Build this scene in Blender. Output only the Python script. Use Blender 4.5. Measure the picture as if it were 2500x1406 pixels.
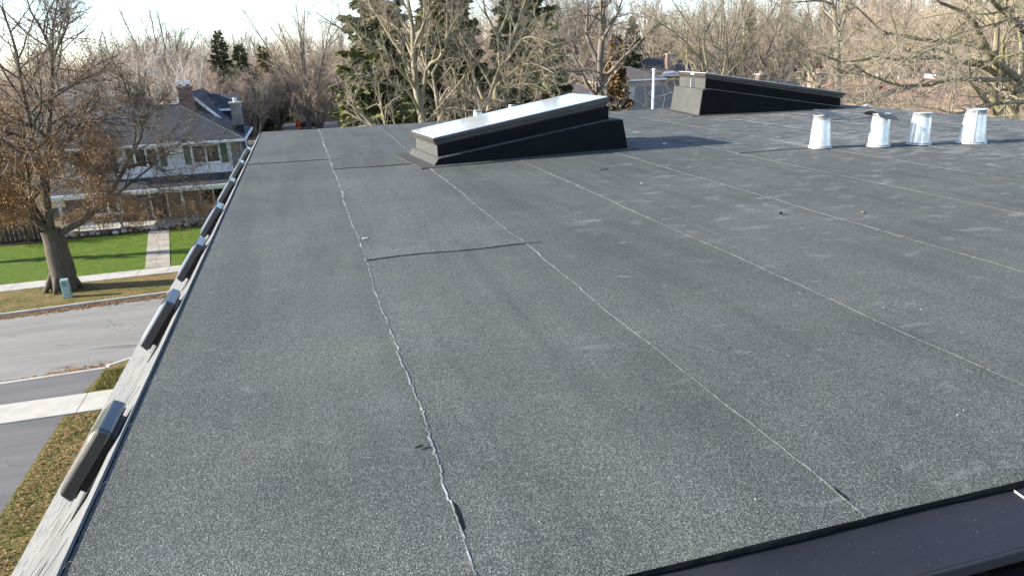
import bpy, bmesh, math, random
import numpy as np
from mathutils import Vector, Matrix

# ---------------------------------------------------------------- scene, camera, sky, sun, exposure
for o in list(bpy.data.objects): bpy.data.objects.remove(o)
scene = bpy.context.scene
COL = scene.collection
R = math.radians

CAM_H = 11.0
cam_data = bpy.data.cameras.new('camera'); cam = bpy.data.objects.new('camera', cam_data); COL.objects.link(cam)
cam_data.sensor_width = 36.0; cam_data.lens = 36.0 * 1750 / 2500
cam_data.clip_start = 0.05; cam_data.clip_end = 2000
right = (0.96001313, -0.27800552, -0.03298062); up = (0.11711414, 0.29180439, 0.94928103); fwd = (0.25428148, 0.91518475, -0.31269442)
cam.matrix_world = Matrix(((right[0], up[0], -fwd[0], 0), (right[1], up[1], -fwd[1], 0), (right[2], up[2], -fwd[2], CAM_H), (0, 0, 0, 1)))
scene.camera = cam

SUN_EL = R(21.0); SUN_OFF = R(10.0)          # sun to the left of the roof, a little beyond it
to_sun = Vector((-math.cos(SUN_EL) * math.cos(SUN_OFF), math.cos(SUN_EL) * math.sin(SUN_OFF), math.sin(SUN_EL)))
world = bpy.data.worlds.new('World'); scene.world = world; world.use_nodes = True
wn = world.node_tree; bg = wn.nodes['Background']
sky = wn.nodes.new('ShaderNodeTexSky'); sky.sky_type = 'NISHITA'; sky.sun_disc = False
sky.sun_elevation = SUN_EL; sky.sun_rotation = math.atan2(to_sun.x, to_sun.y)
sky.air_density = 0.75; sky.dust_density = 0.9; sky.ozone_density = 1.0; sky.altitude = 900
wn.links.new(sky.outputs[0], bg.inputs[0]); bg.inputs[1].default_value = 0.145
sd = bpy.data.lights.new('sun', 'SUN'); sd.energy = 5.0; sd.angle = R(0.53); sd.color = (1.0, 0.93, 0.81)
sun = bpy.data.objects.new('sun', sd); COL.objects.link(sun)
sun.rotation_euler = to_sun.to_track_quat('Z', 'Y').to_euler(); sun.location = (-40, 10, 40)
vs = scene.view_settings; vs.view_transform = 'Standard'; vs.look = 'None'; vs.gamma = 1.0; vs.use_curve_mapping = False
vs.exposure = 1.46
scene.render.resolution_x = 1024; scene.render.resolution_y = 575

# ---------------------------------------------------------------- helpers
def tag(o, label=None, cat=None, group=None, kind=None):
    if label: o['label'] = label
    if cat: o['category'] = cat
    if group: o['group'] = group
    if kind: o['kind'] = kind
    return o

def empty(name, loc=(0, 0, 0), label=None, cat=None, group=None):
    o = bpy.data.objects.new(name, None); COL.objects.link(o); o.location = loc
    o.empty_display_size = 0.2
    return tag(o, label, cat, group)

def link(name, me, parent=None, loc=(0, 0, 0), rot=None):
    o = bpy.data.objects.new(name, me); COL.objects.link(o); o.location = loc
    if rot: o.rotation_euler = rot
    if parent: o.parent = parent
    return o

def copy_tree(o, parent=None):
    c = o.copy(); COL.objects.link(c)
    if parent: c.parent = parent
    for ch in list(o.children): copy_tree(ch, c)
    return c

class MB:
    """collects faces; build() makes one mesh object"""
    def __init__(s): s.v = []; s.f = []
    def add(s, vs, fs):
        k = len(s.v); s.v += [tuple(p) for p in vs]; s.f += [tuple(i + k for i in f) for f in fs]; return s
    def box(s, x0, x1, y0, y1, z0, z1):
        return s.add([(x0,y0,z0),(x1,y0,z0),(x1,y1,z0),(x0,y1,z0),(x0,y0,z1),(x1,y0,z1),(x1,y1,z1),(x0,y1,z1)],
                     [(3,2,1,0),(4,5,6,7),(0,1,5,4),(1,2,6,5),(2,3,7,6),(3,0,4,7)])
    def hexa(s, b, t):      # bottom quad, top quad (both counter-clockwise from above)
        return s.add(list(b) + list(t), [(3,2,1,0),(4,5,6,7),(0,1,5,4),(1,2,6,5),(2,3,7,6),(3,0,4,7)])
    def poly_prism(s, pts, z0, z1):
        n = len(pts)
        vs = [(x, y, z0) for x, y in pts] + [(x, y, z1) for x, y in pts]
        fs = [tuple(range(n))[::-1], tuple(range(n, 2 * n))] + [(i, (i+1) % n, n + (i+1) % n, n + i) for i in range(n)]
        return s.add(vs, fs)
    def bar(s, a, b, r, n=8, r2=None):
        a = Vector(a); b = Vector(b); d = (b - a).normalized(); r2 = r if r2 is None else r2
        u = d.orthogonal().normalized(); w = d.cross(u)
        vs = []
        for p, q in ((a, r), (b, r2)):
            for i in range(n):
                t = 2 * math.pi * i / n; vs.append(p + (u * math.cos(t) + w * math.sin(t)) * q)
        fs = [(i, (i+1) % n, n + (i+1) % n, n + i) for i in range(n)] + [tuple(range(n))[::-1], tuple(range(n, 2*n))]
        return s.add(vs, fs)
    def lathe(s, prof, n=20, c=(0, 0, 0)):
        k = len(prof); vs = []
        for r, z in prof:
            for i in range(n):
                t = 2 * math.pi * i / n; vs.append((c[0] + r * math.cos(t), c[1] + r * math.sin(t), c[2] + z))
        fs = [(j*n + i, j*n + (i+1) % n, (j+1)*n + (i+1) % n, (j+1)*n + i) for j in range(k-1) for i in range(n)]
        if prof[0][0] > 1e-4: fs.append(tuple(range(n))[::-1])
        if prof[-1][0] > 1e-4: fs.append(tuple(range((k-1)*n, k*n)))
        return s.add(vs, fs)
    def mesh(s, name, m=None, smooth=False):
        me = bpy.data.meshes.new(name); me.from_pydata(s.v, [], s.f); me.update()
        if m: me.materials.append(m)
        if smooth:
            for p in me.polygons: p.use_smooth = True
        return me
    def build(s, name, m=None, parent=None, loc=(0,0,0), smooth=False, bevel=0):
        o = link(name, s.mesh(name, m, smooth), parent, loc)
        if bevel:
            b = o.modifiers.new('bevel', 'BEVEL'); b.width = bevel; b.segments = 2; b.limit_method = 'ANGLE'; b.angle_limit = R(40)
        return o

def np_mesh(name, verts, faces, m=None, smooth=False):
    """verts (N,3), faces (M,k) arrays"""
    me = bpy.data.meshes.new(name); k = faces.shape[1]
    me.vertices.add(len(verts)); me.vertices.foreach_set('co', verts.astype(np.float32).ravel())
    me.loops.add(faces.size); me.loops.foreach_set('vertex_index', faces.astype(np.int32).ravel())
    me.polygons.add(len(faces)); me.polygons.foreach_set('loop_start', np.arange(0, faces.size, k, dtype=np.int32))
    try: me.polygons.foreach_set('loop_total', np.full(len(faces), k, dtype=np.int32))
    except Exception: pass
    if smooth: me.polygons.foreach_set('use_smooth', np.ones(len(faces), dtype=bool))
    me.update(calc_edges=True); me.validate()
    if m: me.materials.append(m)
    return me

# ---------------------------------------------------------------- materials
def new_mat(name):
    m = bpy.data.materials.new(name); m.use_nodes = True
    nt = m.node_tree; b = nt.nodes['Principled BSDF']
    return m, nt, b
def N(nt, t, **kw):
    n = nt.nodes.new(t)
    for k, v in kw.items():
        if k in ('operation', 'blend_type', 'data_type', 'feature', 'distance', 'noise_dimensions', 'interpolation'): setattr(n, k, v)
        else: n.inputs[k].default_value = v
    return n
def ramp(nt, stops, interp='LINEAR'):
    r = nt.nodes.new('ShaderNodeValToRGB'); r.color_ramp.interpolation = interp
    e = r.color_ramp.elements
    while len(e) < len(stops): e.new(0.5)
    for i, (p, c) in enumerate(stops): e[i].position = p; e[i].color = (*c, 1) if len(c) == 3 else c
    return r
def mixc(nt, fac, a, b, mode='MIX'):
    n = nt.nodes.new('ShaderNodeMix'); n.data_type = 'RGBA'; n.blend_type = mode
    for sock, v in ((n.inputs[0], fac), (n.inputs[6], a), (n.inputs[7], b)):
        if isinstance(v, bpy.types.NodeSocket): nt.links.new(v, sock)
        elif isinstance(v, (int, float)): sock.default_value = v
        else: sock.default_value = (*v, 1)
    return n.outputs[2]
def pos(nt, scale=None):
    g = nt.nodes.new('ShaderNodeNewGeometry'); out = g.outputs['Position']
    if scale:
        mp = nt.nodes.new('ShaderNodeMapping'); mp.inputs['Scale'].default_value = scale
        nt.links.new(out, mp.inputs[0]); out = mp.outputs[0]
    return out
def objco(nt, scale=None):
    g = nt.nodes.new('ShaderNodeTexCoord'); out = g.outputs['Object']
    if scale:
        mp = nt.nodes.new('ShaderNodeMapping'); mp.inputs['Scale'].default_value = scale
        nt.links.new(out, mp.inputs[0]); out = mp.outputs[0]
    return out
def noise(nt, co, scale, detail=3, rough=0.6, dist=0.0):
    n = nt.nodes.new('ShaderNodeTexNoise'); n.inputs['Scale'].default_value = scale; n.inputs['Detail'].default_value = detail
    n.inputs['Roughness'].default_value = rough; n.inputs['Distortion'].default_value = dist
    nt.links.new(co, n.inputs['Vector']); return n.outputs[0]
def voro(nt, co, scale, feature='F1', out='Distance'):
    n = nt.nodes.new('ShaderNodeTexVoronoi'); n.feature = feature; n.inputs['Scale'].default_value = scale
    nt.links.new(co, n.inputs['Vector']); return n.outputs[out]
def bump(nt, b, h, strength, dist):
    n = nt.nodes.new('ShaderNodeBump'); n.inputs['Strength'].default_value = strength; n.inputs['Distance'].default_value = dist
    nt.links.new(h, n.inputs['Height']); nt.links.new(n.outputs[0], b.inputs['Normal'])
def simple(name, c1, c2=None, scale=3.0, rough=0.8, bstr=0.0, bscale=30, bdist=0.01, spec=0.5, metal=0.0, world_co=True, coat=0.0, lo=.35, hi=.65):
    m, nt, b = new_mat(name)
    b.inputs['Roughness'].default_value = rough; b.inputs['Specular IOR Level'].default_value = spec; b.inputs['Metallic'].default_value = metal
    b.inputs['Coat Weight'].default_value = coat
    co = pos(nt) if world_co else objco(nt)
    if c2 is not None:
        r = ramp(nt, [(lo, c1), (hi, c2)]); nt.links.new(noise(nt, co, scale, 5, .65), r.inputs[0]); nt.links.new(r.outputs[0], b.inputs['Base Color'])
    else: b.inputs['Base Color'].default_value = (*c1, 1)
    if bstr: bump(nt, b, noise(nt, co, bscale, 4, .7), bstr, bdist)
    return m

def granule(name, dark, mid, light, gs=450, bstr=.8, scuff=True, warm=.25):
    """mineral granule roofing sheet"""
    m, nt, b = new_mat(name); co = pos(nt)
    v = nt.nodes.new('ShaderNodeTexVoronoi'); v.inputs['Scale'].default_value = gs; nt.links.new(co, v.inputs['Vector'])
    sep = nt.nodes.new('ShaderNodeSeparateColor'); nt.links.new(v.outputs['Color'], sep.inputs[0])
    r = ramp(nt, [(0.0, dark), (.45, mid), (.8, light), (1.0, tuple(min(1, c * 1.9) for c in light))])
    n2 = noise(nt, co, gs * .5, 2, .7)
    ad = N(nt, 'ShaderNodeMath', operation='MULTIPLY_ADD'); nt.links.new(n2, ad.inputs[0]); ad.inputs[1].default_value = 1.3; ad.inputs[2].default_value = -.65
    ad2 = N(nt, 'ShaderNodeMath', operation='ADD'); nt.links.new(ad.outputs[0], ad2.inputs[0]); nt.links.new(sep.outputs[0], ad2.inputs[1])
    nt.links.new(ad2.outputs[0], r.inputs[0])
    col = r.outputs[0]
    # tint drift of the blend: cool and warm patches, slow tone drift
    t = ramp(nt, [(.36, (.93, 1.0, 1.05)), (.64, (1.08, 1.01, .90))]); nt.links.new(noise(nt, co, 2.6, 5, .7), t.inputs[0])
    col = mixc(nt, warm * 2, col, t.outputs[0], 'MULTIPLY')
    t2 = ramp(nt, [(.3, (.78, .79, .80)), (.7, (1.2, 1.19, 1.17))]); nt.links.new(noise(nt, co, .9, 6, .66, .6), t2.inputs[0])
    col = mixc(nt, 1.0, col, t2.outputs[0], 'MULTIPLY')
    st = ramp(nt, [(.36, (.80, .81, .82)), (.52, (1.02, 1.02, 1.02)), (.70, (1.12, 1.12, 1.1))]); nt.links.new(noise(nt, pos(nt, (5.5, .45, 1)), 1.0, 5, .6, .3), st.inputs[0])
    col = mixc(nt, .8, col, st.outputs[0], 'MULTIPLY')
    if scuff:
        # chalky scuffs from boots and torches, more of them where people worked round the flues
        n3 = noise(nt, pos(nt, (1.0, 1.7, 1.0)), 4.2, 6, .72, .4)
        zone = noise(nt, co, .38, 2, .5)
        sx = nt.nodes.new('ShaderNodeSeparateXYZ'); nt.links.new(co, sx.inputs[0])
        mr = nt.nodes.new('ShaderNodeMapRange'); mr.inputs[1].default_value = 1.0; mr.inputs[2].default_value = 6.0; mr.inputs[3].default_value = -.06; mr.inputs[4].default_value = .10
        nt.links.new(sx.outputs[0], mr.inputs[0])
        s1 = N(nt, 'ShaderNodeMath', operation='MULTIPLY_ADD'); nt.links.new(zone, s1.inputs[0]); s1.inputs[1].default_value = .22; nt.links.new(n3, s1.inputs[2])
        s2 = N(nt, 'ShaderNodeMath', operation='ADD'); nt.links.new(s1.outputs[0], s2.inputs[0]); nt.links.new(mr.outputs[0], s2.inputs[1])
        rs = ramp(nt, [(.675, (0, 0, 0)), (.82, (.6, .6, .6))]); nt.links.new(s2.outputs[0], rs.inputs[0])
        col = mixc(nt, rs.outputs[0], col, (.26, .268, .27))
    nt.links.new(col, b.inputs['Base Color'])
    b.inputs['Roughness'].default_value = .82; b.inputs['Specular IOR Level'].default_value = .35
    bump(nt, b, ad2.outputs[0], bstr, .0035)
    return m

def brickmat(name, c1, c2, mortar, sx, sy, mort=.012, bstr=.5, axis='XZ', rough=.85):
    """small coursed units on far walls, too small to pick apart"""
    m, nt, b = new_mat(name)
    g = nt.nodes.new('ShaderNodeNewGeometry'); s = nt.nodes.new('ShaderNodeSeparateXYZ'); nt.links.new(g.outputs['Position'], s.inputs[0])
    ad = N(nt, 'ShaderNodeMath', operation='ADD'); c = nt.nodes.new('ShaderNodeCombineXYZ')
    nt.links.new(s.outputs[0], ad.inputs[0]); nt.links.new(s.outputs[1], ad.inputs[1])
    nt.links.new(ad.outputs[0] if axis == 'XZ' else s.outputs[0], c.inputs[0]); nt.links.new(s.outputs[2] if axis == 'XZ' else s.outputs[1], c.inputs[1])
    t = nt.nodes.new('ShaderNodeTexBrick'); nt.links.new(c.outputs[0], t.inputs['Vector'])
    t.inputs['Color1'].default_value = (*c1, 1); t.inputs['Color2'].default_value = (*c2, 1); t.inputs['Mortar'].default_value = (*mortar, 1)
    t.inputs['Scale'].default_value = 1; t.inputs['Brick Width'].default_value = sx; t.inputs['Row Height'].default_value = sy
    t.inputs['Mortar Size'].default_value = mort; t.inputs['Bias'].default_value = 0
    v = ramp(nt, [(.3, (.72, .72, .72)), (.7, (1.2, 1.2, 1.2))]); nt.links.new(noise(nt, pos(nt), 1.1, 6, .7), v.inputs[0])
    nt.links.new(mixc(nt, 1, t.outputs[0], v.outputs[0], 'MULTIPLY'), b.inputs['Base Color'])
    b.inputs['Roughness'].default_value = rough
    bump(nt, b, t.outputs['Fac'], -bstr, .02)
    return m

MT = {}
MT['membrane'] = granule('membrane', (.034, .037, .034), (.073, .078, .0715), (.132, .138, .127))
MT['membrane_fine'] = granule('membrane_fine', (.050, .054, .050), (.078, .083, .0765), (.110, .115, .106), gs=260, bstr=.45, warm=.12)
MT['membrane_grey'] = granule('membrane_grey', (.029, .030, .028), (.060, .060, .056), (.100, .100, .093), scuff=False)
MT['bitumen'] = simple('bitumen', (.005, .005, .006), (.012, .012, .013), 8, .7, .3, 60, spec=.08)
def chalk_mat():
    m, nt, b = new_mat('seam_chalk'); co = pos(nt)
    r = ramp(nt, [(.36, (.075, .077, .08)), (.52, (.24, .245, .255)), (.68, (.49, .50, .515))]); nt.links.new(noise(nt, co, 5.5, 6, .8), r.inputs[0])
    nt.links.new(r.outputs[0], b.inputs['Base Color']); b.inputs['Roughness'].default_value = .9
    return m
MT['chalk'] = chalk_mat()
MT['black_metal'] = simple('black_metal', (.012, .012, .014), (.022, .021, .024), 5, .42, .08, 25, .003, .5)
MT['edge_metal'] = simple('edge_metal', (.011, .010, .013), (.017, .016, .020), 3, .6, .12, 300, .001, .5)
MT['brown_metal'] = simple('brown_metal', (.030, .024, .021), (.045, .036, .031), 6, .45, .05, 30, .002, .5)
MT['hood_metal'] = simple('hood_metal', (.030, .031, .034), (.042, .043, .047), 6, .28, .03, 14, .003, .6, coat=.7)
MT['shingle'] = simple('shingle', (.105, .108, .108), (.135, .138, .138), 7, .85, .1, 120, .002, .3)
MT['shingle_b'] = simple('shingle_b', (.085, .088, .09), (.112, .115, .117), 7, .85, .1, 120, .002, .3)
MT['shingle_dark'] = granule('shingle_dark', (.03, .04, .05), (.08, .10, .115), (.15, .18, .20), gs=200, bstr=.6, scuff=False, warm=.1)
def galv():
    m, nt, b = new_mat('galvanised'); co = objco(nt)
    v = voro(nt, co, 38, 'F1', 'Color'); sp = nt.nodes.new('ShaderNodeSeparateColor'); nt.links.new(v, sp.inputs[0])
    r = ramp(nt, [(0, (.54, .56, .575)), (1, (.66, .68, .69))]); nt.links.new(sp.outputs[0], r.inputs[0])
    st = noise(nt, objco(nt, (30, 30, 1.6)), 1.0, 5, .7)
    rs = ramp(nt, [(.55, (0, 0, 0)), (.72, (.55, .55, .55))]); nt.links.new(st, rs.inputs[0])
    nt.links.new(mixc(nt, rs.outputs[0], r.outputs[0], (.20, .17, .14)), b.inputs['Base Color'])
    b.inputs['Metallic'].default_value = .6; rr = ramp(nt, [(.3, (.27,)*3), (.7, (.38,)*3)]); nt.links.new(noise(nt, co, 9, 4), rr.inputs[0]); nt.links.new(rr.outputs[0], b.inputs['Roughness'])
    bump(nt, b, noise(nt, objco(nt, (14, 14, 1.5)), 1, 2), .05, .006)
    return m
MT['galv'] = galv()
MT['cap_metal'] = simple('cap_metal', (.055, .053, .05), (.12, .115, .11), 14, .5, .2, 20, .004, .5, .3, world_co=False)
def glass_top():
    m, nt, b = new_mat('skylight_glass'); co = pos(nt)
    r = ramp(nt, [(.3, (.50, .525, .53)), (.7, (.64, .665, .665))]); nt.links.new(noise(nt, co, 1.7, 4), r.inputs[0]); nt.links.new(r.outputs[0], b.inputs['Base Color'])
    b.inputs['Roughness'].default_value = .1; b.inputs['Specular IOR Level'].default_value = .7; b.inputs['Coat Weight'].default_value = .6; b.inputs['Coat Roughness'].default_value = .02
    b.inputs['Coat IOR'].default_value = 1.6
    return m
MT['glass_top'] = glass_top()
def pane_mat():
    m, nt, b = new_mat('window_pane'); b.inputs['Base Color'].default_value = (.008, .008, .010, 1); b.inputs['Roughness'].default_value = .04; b.inputs['Specular IOR Level'].default_value = .7
    return m
MT['pane'] = pane_mat()
MT['white'] = simple('white_paint', (.78, .79, .80), (.86, .86, .86), 3, .5)
MT['white_dull'] = simple('white_dull', (.50, .50, .48), (.70, .69, .66), 2, .6)
MT['siding_white'] = brickmat('siding_white', (.83, .84, .85), (.88, .88, .88), (.55, .56, .58), 3.6, .19, .011, .6)
MT['siding_blue'] = brickmat('siding_blue', (.030, .050, .090), (.040, .062, .105), (.012, .02, .035), 4.0, .17, .014, .7)
MT['siding_beige'] = brickmat('siding_beige', (.42, .36, .28), (.48, .41, .32), (.25, .2, .16), 4.0, .2, .012, .5)
MT['brick_red'] = brickmat('brick_red', (.15, .058, .036), (.085, .036, .026), (.20, .155, .13), .24, .085, .012)
MT['brick_peach'] = brickmat('brick_peach', (.30, .185, .13), (.25, .145, .10), (.32, .27, .23), .24, .085, .012)
MT['stone_grey'] = brickmat('stone_grey', (.36, .33, .29), (.19, .18, .17), (.12, .115, .11), .42, .12, .018, .9)
MT['roof_grey'] = brickmat('roof_grey', (.024, .032, .045), (.038, .049, .065), (.009, .012, .016), .35, .16, .016, .8, 'XY')
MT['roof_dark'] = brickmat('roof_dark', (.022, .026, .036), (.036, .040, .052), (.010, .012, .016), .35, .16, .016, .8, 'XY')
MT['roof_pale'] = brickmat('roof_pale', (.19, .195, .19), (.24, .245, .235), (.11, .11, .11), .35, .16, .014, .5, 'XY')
MT['roof_brown'] = brickmat('roof_brown', (.29, .175, .128), (.235, .14, .102), (.13, .078, .056), .30, .15, .014, .8, 'XY')
MT['roof_taupe'] = brickmat('roof_taupe', (.085, .072, .065), (.115, .098, .088), (.04, .034, .032), .35, .16, .014, .6, 'XY')
MT['shutter'] = brickmat('shutter_green', (.075, .135, .085), (.085, .15, .095), (.03, .06, .035), 2, .07, .012, .6)
MT['soffit'] = simple('soffit', (.46, .42, .34), (.54, .50, .42), 2, .7)
MT['door'] = simple('door', (.07, .03, .02), (.10, .045, .03), 3, .5)
def grassmat(name, g1, g2, dry, dryamt, sc=1.0):
    m, nt, b = new_mat(name); co = pos(nt)
    r = ramp(nt, [(.3, g1), (.7, g2)]); nt.links.new(noise(nt, pos(nt, (1, .55, 1)), 2.2 * sc, 8, .75), r.inputs[0])
    f = ramp(nt, [(.62 - dryamt * .4, (0,)*3), (.80 - dryamt * .4, (1,)*3)]); nt.links.new(noise(nt, co, .55 * sc, 7, .7), f.inputs[0])
    c = mixc(nt, f.outputs[0], r.outputs[0], dry)
    f2 = ramp(nt, [(.33, (.38,)*3), (.67, (1.5,)*3)]); nt.links.new(noise(nt, pos(nt, (.6, 1.5, 1)), 5, 8, .85), f2.inputs[0])
    c = mixc(nt, .9, c, f2.outputs[0], 'MULTIPLY')
    nt.links.new(c, b.inputs['Base Color']); b.inputs['Roughness'].default_value = .9; b.inputs['Specular IOR Level'].default_value = .2
    bump(nt, b, noise(nt, co, 18, 4, .8), .9, .06)
    return m
MT['lawn'] = grassmat('lawn_green', (.050, .098, .005), (.115, .180, .011), (.17, .155, .03), .14)
MT['verge'] = grassmat('verge_grass', (.085, .082, .018), (.165, .142, .038), (.22, .155, .065), .45)
MT['ground'] = grassmat('wood_floor', (.06, .055, .026), (.12, .095, .055), (.15, .11, .07), .35, .3)
def asphalt(name, a, c, stain):
    m, nt, b = new_mat(name); co = pos(nt)
    r = ramp(nt, [(.3, a), (.7, c)]); nt.links.new(noise(nt, pos(nt, (.16, 1.0, 1)), 1.2, 7, .68), r.inputs[0])
    f = ramp(nt, [(.64, (0,)*3), (.72, (.75,)*3)]); nt.links.new(noise(nt, pos(nt, (.35, 1.3, 1)), .75, 5, .6, .5), f.inputs[0])
    cc = mixc(nt, f.outputs[0], r.outputs[0], stain)
    cr = nt.nodes.new('ShaderNodeTexVoronoi'); cr.feature = 'DISTANCE_TO_EDGE'; cr.inputs['Scale'].default_value = .34
    wv = N(nt, 'ShaderNodeVectorMath', operation='MULTIPLY_ADD')
    nn = nt.nodes.new('ShaderNodeTexNoise'); nn.inputs['Scale'].default_value = 1.6; nn.inputs['Detail'].default_value = 5; nt.links.new(co, nn.inputs['Vector'])
    nt.links.new(nn.outputs['Color'], wv.inputs[0]); wv.inputs[1].default_value = (1.4, 1.4, 0); nt.links.new(co, wv.inputs[2]); nt.links.new(wv.outputs[0], cr.inputs['Vector'])
    fr = ramp(nt, [(.0, (.75,)*3), (.006, (0,)*3)]); nt.links.new(cr.outputs['Distance'], fr.inputs[0])
    gate = ramp(nt, [(.46, (0,)*3), (.54, (1,)*3)]); nt.links.new(noise(nt, co, .33, 3), gate.inputs[0])
    cc = mixc(nt, mixc(nt, 1.0, fr.outputs[0], gate.outputs[0], 'MULTIPLY'), cc, tuple(x * .35 for x in a))
    g = ramp(nt, [(.35, (.8,)*3), (.65, (1.18,)*3)]); nt.links.new(noise(nt, co, 60, 2, .8), g.inputs[0])
    nt.links.new(mixc(nt, 1, cc, g.outputs[0], 'MULTIPLY'), b.inputs['Base Color']); b.inputs['Roughness'].default_value = .9
    bump(nt, b, noise(nt, co, 60, 3), .3, .01)
    return m
MT['road'] = asphalt('street_asphalt', (.17, .163, .15), (.25, .24, .22), (.095, .09, .083))
MT['drive'] = asphalt('drive_asphalt', (.095, .092, .095), (.145, .14, .14), (.07, .07, .072))
MT['concrete'] = simple('concrete', (.34, .32, .29), (.46, .44, .40), 1.1, .9, .25, 25, .01)
MT['concrete_new'] = simple('concrete_new', (.38, .355, .31), (.47, .44, .385), 1.3, .9, .25, 25, .01)
MT['flag'] = simple('flagstone', (.24, .21, .165), (.38, .345, .28), 1.2, .9, .4, 8, .02)
MT['mulch'] = simple('mulch', (.022, .014, .010), (.055, .034, .022), 4, .95, .8, 15, .05)
MT['rock'] = simple('rock', (.25, .22, .18), (.48, .44, .38), 3, .9, .5, 8, .03)
MT['utility'] = simple('utility_green', (.24, .34, .31), (.30, .40, .37), 5, .5)
def bark(name, c1, c2, moss=None, lichen=None):
    m, nt, b = new_mat(name); co = objco(nt)
    r = ramp(nt, [(.3, c1), (.7, c2)]); nt.links.new(noise(nt, objco(nt, (1, 1, .25)), 9, 6, .7), r.inputs[0]); c = r.outputs[0]
    if moss:
        f = ramp(nt, [(.5, (0,)*3), (.66, (.8,)*3)]); nt.links.new(noise(nt, co, 1.1, 5, .7), f.inputs[0]); c = mixc(nt, f.outputs[0], c, moss)
    if lichen:
        f = ramp(nt, [(.58, (0,)*3), (.66, (.9,)*3)]); nt.links.new(noise(nt, co, 5, 6, .75), f.inputs[0]); c = mixc(nt, f.outputs[0], c, lichen)
    nt.links.new(c, b.inputs['Base Color']); b.inputs['Roughness'].default_value = .9; b.inputs['Specular IOR Level'].default_value = .2
    bump(nt, b, noise(nt, objco(nt, (1, 1, .2)), 16, 4, .7), .7, .03)
    return m
MT['bark_pale'] = bark('bark_pale', (.17, .145, .10), (.29, .255, .185), (.17, .15, .06))
MT['bark_lichen'] = bark('bark_lichen', (.15, .13, .085), (.27, .24, .165), (.16, .15, .05), (.38, .36, .30))
MT['bark_dark'] = bark('bark_dark', (.060, .048, .036), (.125, .105, .08), (.10, .09, .04))
MT['bark_grey'] = bark('bark_grey', (.13, .11, .09), (.215, .19, .155))
MT['bark_birch'] = bark('bark_birch', (.48, .45, .40), (.66, .63, .58))
MT['twig_pale'] = simple('twig_pale', (.24, .20, .145), (.36, .31, .235), .8, .9, world_co=False)
MT['twig_pink'] = simple('twig_pink', (.52, .395, .285), (.64, .50, .375), .5, .9, world_co=False)
MT['twig_brown'] = simple('twig_brown', (.22, .168, .125), (.34, .27, .205), .5, .9, world_co=False)
MT['twig_grey'] = simple('twig_grey', (.45, .375, .295), (.57, .48, .39), .5, .9, world_co=False)
def leafmat(name, stops, scale=1.5):
    m, nt, b = new_mat(name); co = objco(nt)
    r = ramp(nt, stops); nt.links.new(noise(nt, co, scale, 8, .85), r.inputs[0]); nt.links.new(r.outputs[0], b.inputs['Base Color'])
    b.inputs['Roughness'].default_value = .7; b.inputs['Specular IOR Level'].default_value = .25
    return m
MT['leaf_brown'] = leafmat('leaf_brown', [(.25, (.11, .085, .032)), (.42, (.22, .145, .055)), (.56, (.32, .165, .06)), (.72, (.34, .125, .05))])
MT['leaf_gold'] = leafmat('leaf_gold', [(.3, (.13, .065, .02)), (.55, (.30, .16, .03)), (.75, (.36, .23, .04))])
MT['litter'] = leafmat('leaf_litter', [(.25, (.10, .055, .025)), (.45, (.22, .11, .045)), (.6, (.30, .17, .08)), (.75, (.36, .25, .13))], 6)
MT['needle'] = leafmat('spruce_needle', [(.25, (.040, .052, .024)), (.48, (.14, .145, .058)), (.70, (.28, .26, .09))], .8)
MT['needle_dark'] = leafmat('conifer_needle', [(.3, (.04, .052, .03)), (.7, (.13, .14, .065))], .6)
MT['needle_gold'] = leafmat('cedar_needle', [(.3, (.07, .07, .018)), (.6, (.16, .14, .03)), (.8, (.20, .15, .03))], .8)
MT['cone_foliage'] = leafmat('dry_foliage', [(.3, (.11, .07, .035)), (.6, (.22, .13, .05)), (.8, (.27, .16, .04))], .8)
MT['grass_blade'] = leafmat('grass_blade', [(.3, (.10, .12, .02)), (.5, (.22, .20, .05)), (.7, (.34, .26, .11))], 1.2)
MT['orange'] = simple('orange_plastic', (.75, .11, .02), (.85, .16, .03), 3, .5)
MT['yellow'] = simple('yellow_plastic', (.75, .52, .04), (.85, .6, .05), 3, .5)
MT['car_dark'] = simple('car_paint_dark', (.03, .03, .035), None, rough=.25, coat=.6)
MT['car_silver'] = simple('car_paint_silver', (.42, .43, .45), None, rough=.25, coat=.6, metal=.4)
MT['tyre'] = simple('tyre', (.012, .012, .012), None, rough=.9)
MT['pole_white'] = simple('pole_white', (.62, .62, .60), (.72, .72, .70), 2, .5)
MT['fence_wood'] = simple('fence_wood', (.06, .045, .03), (.11, .085, .06), 3, .9)
MT['scrap'] = simple('scrap_black', (.008, .008, .008), None, rough=.6)
MT['side_shade'] = simple('side_shade', (.006, .006, .007), (.010, .010, .011), 4, .7, .25, 40, .004, .08)  # near-black colour standing in for shade on the skylight curb sides
MT['porch_shade_brick'] = brickmat('porch_shade_brick', (.12, .085, .06), (.085, .06, .045), (.14, .12, .10), .24, .085, .012)  # dark brown brick that paints the porch shadow into the colour
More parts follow.
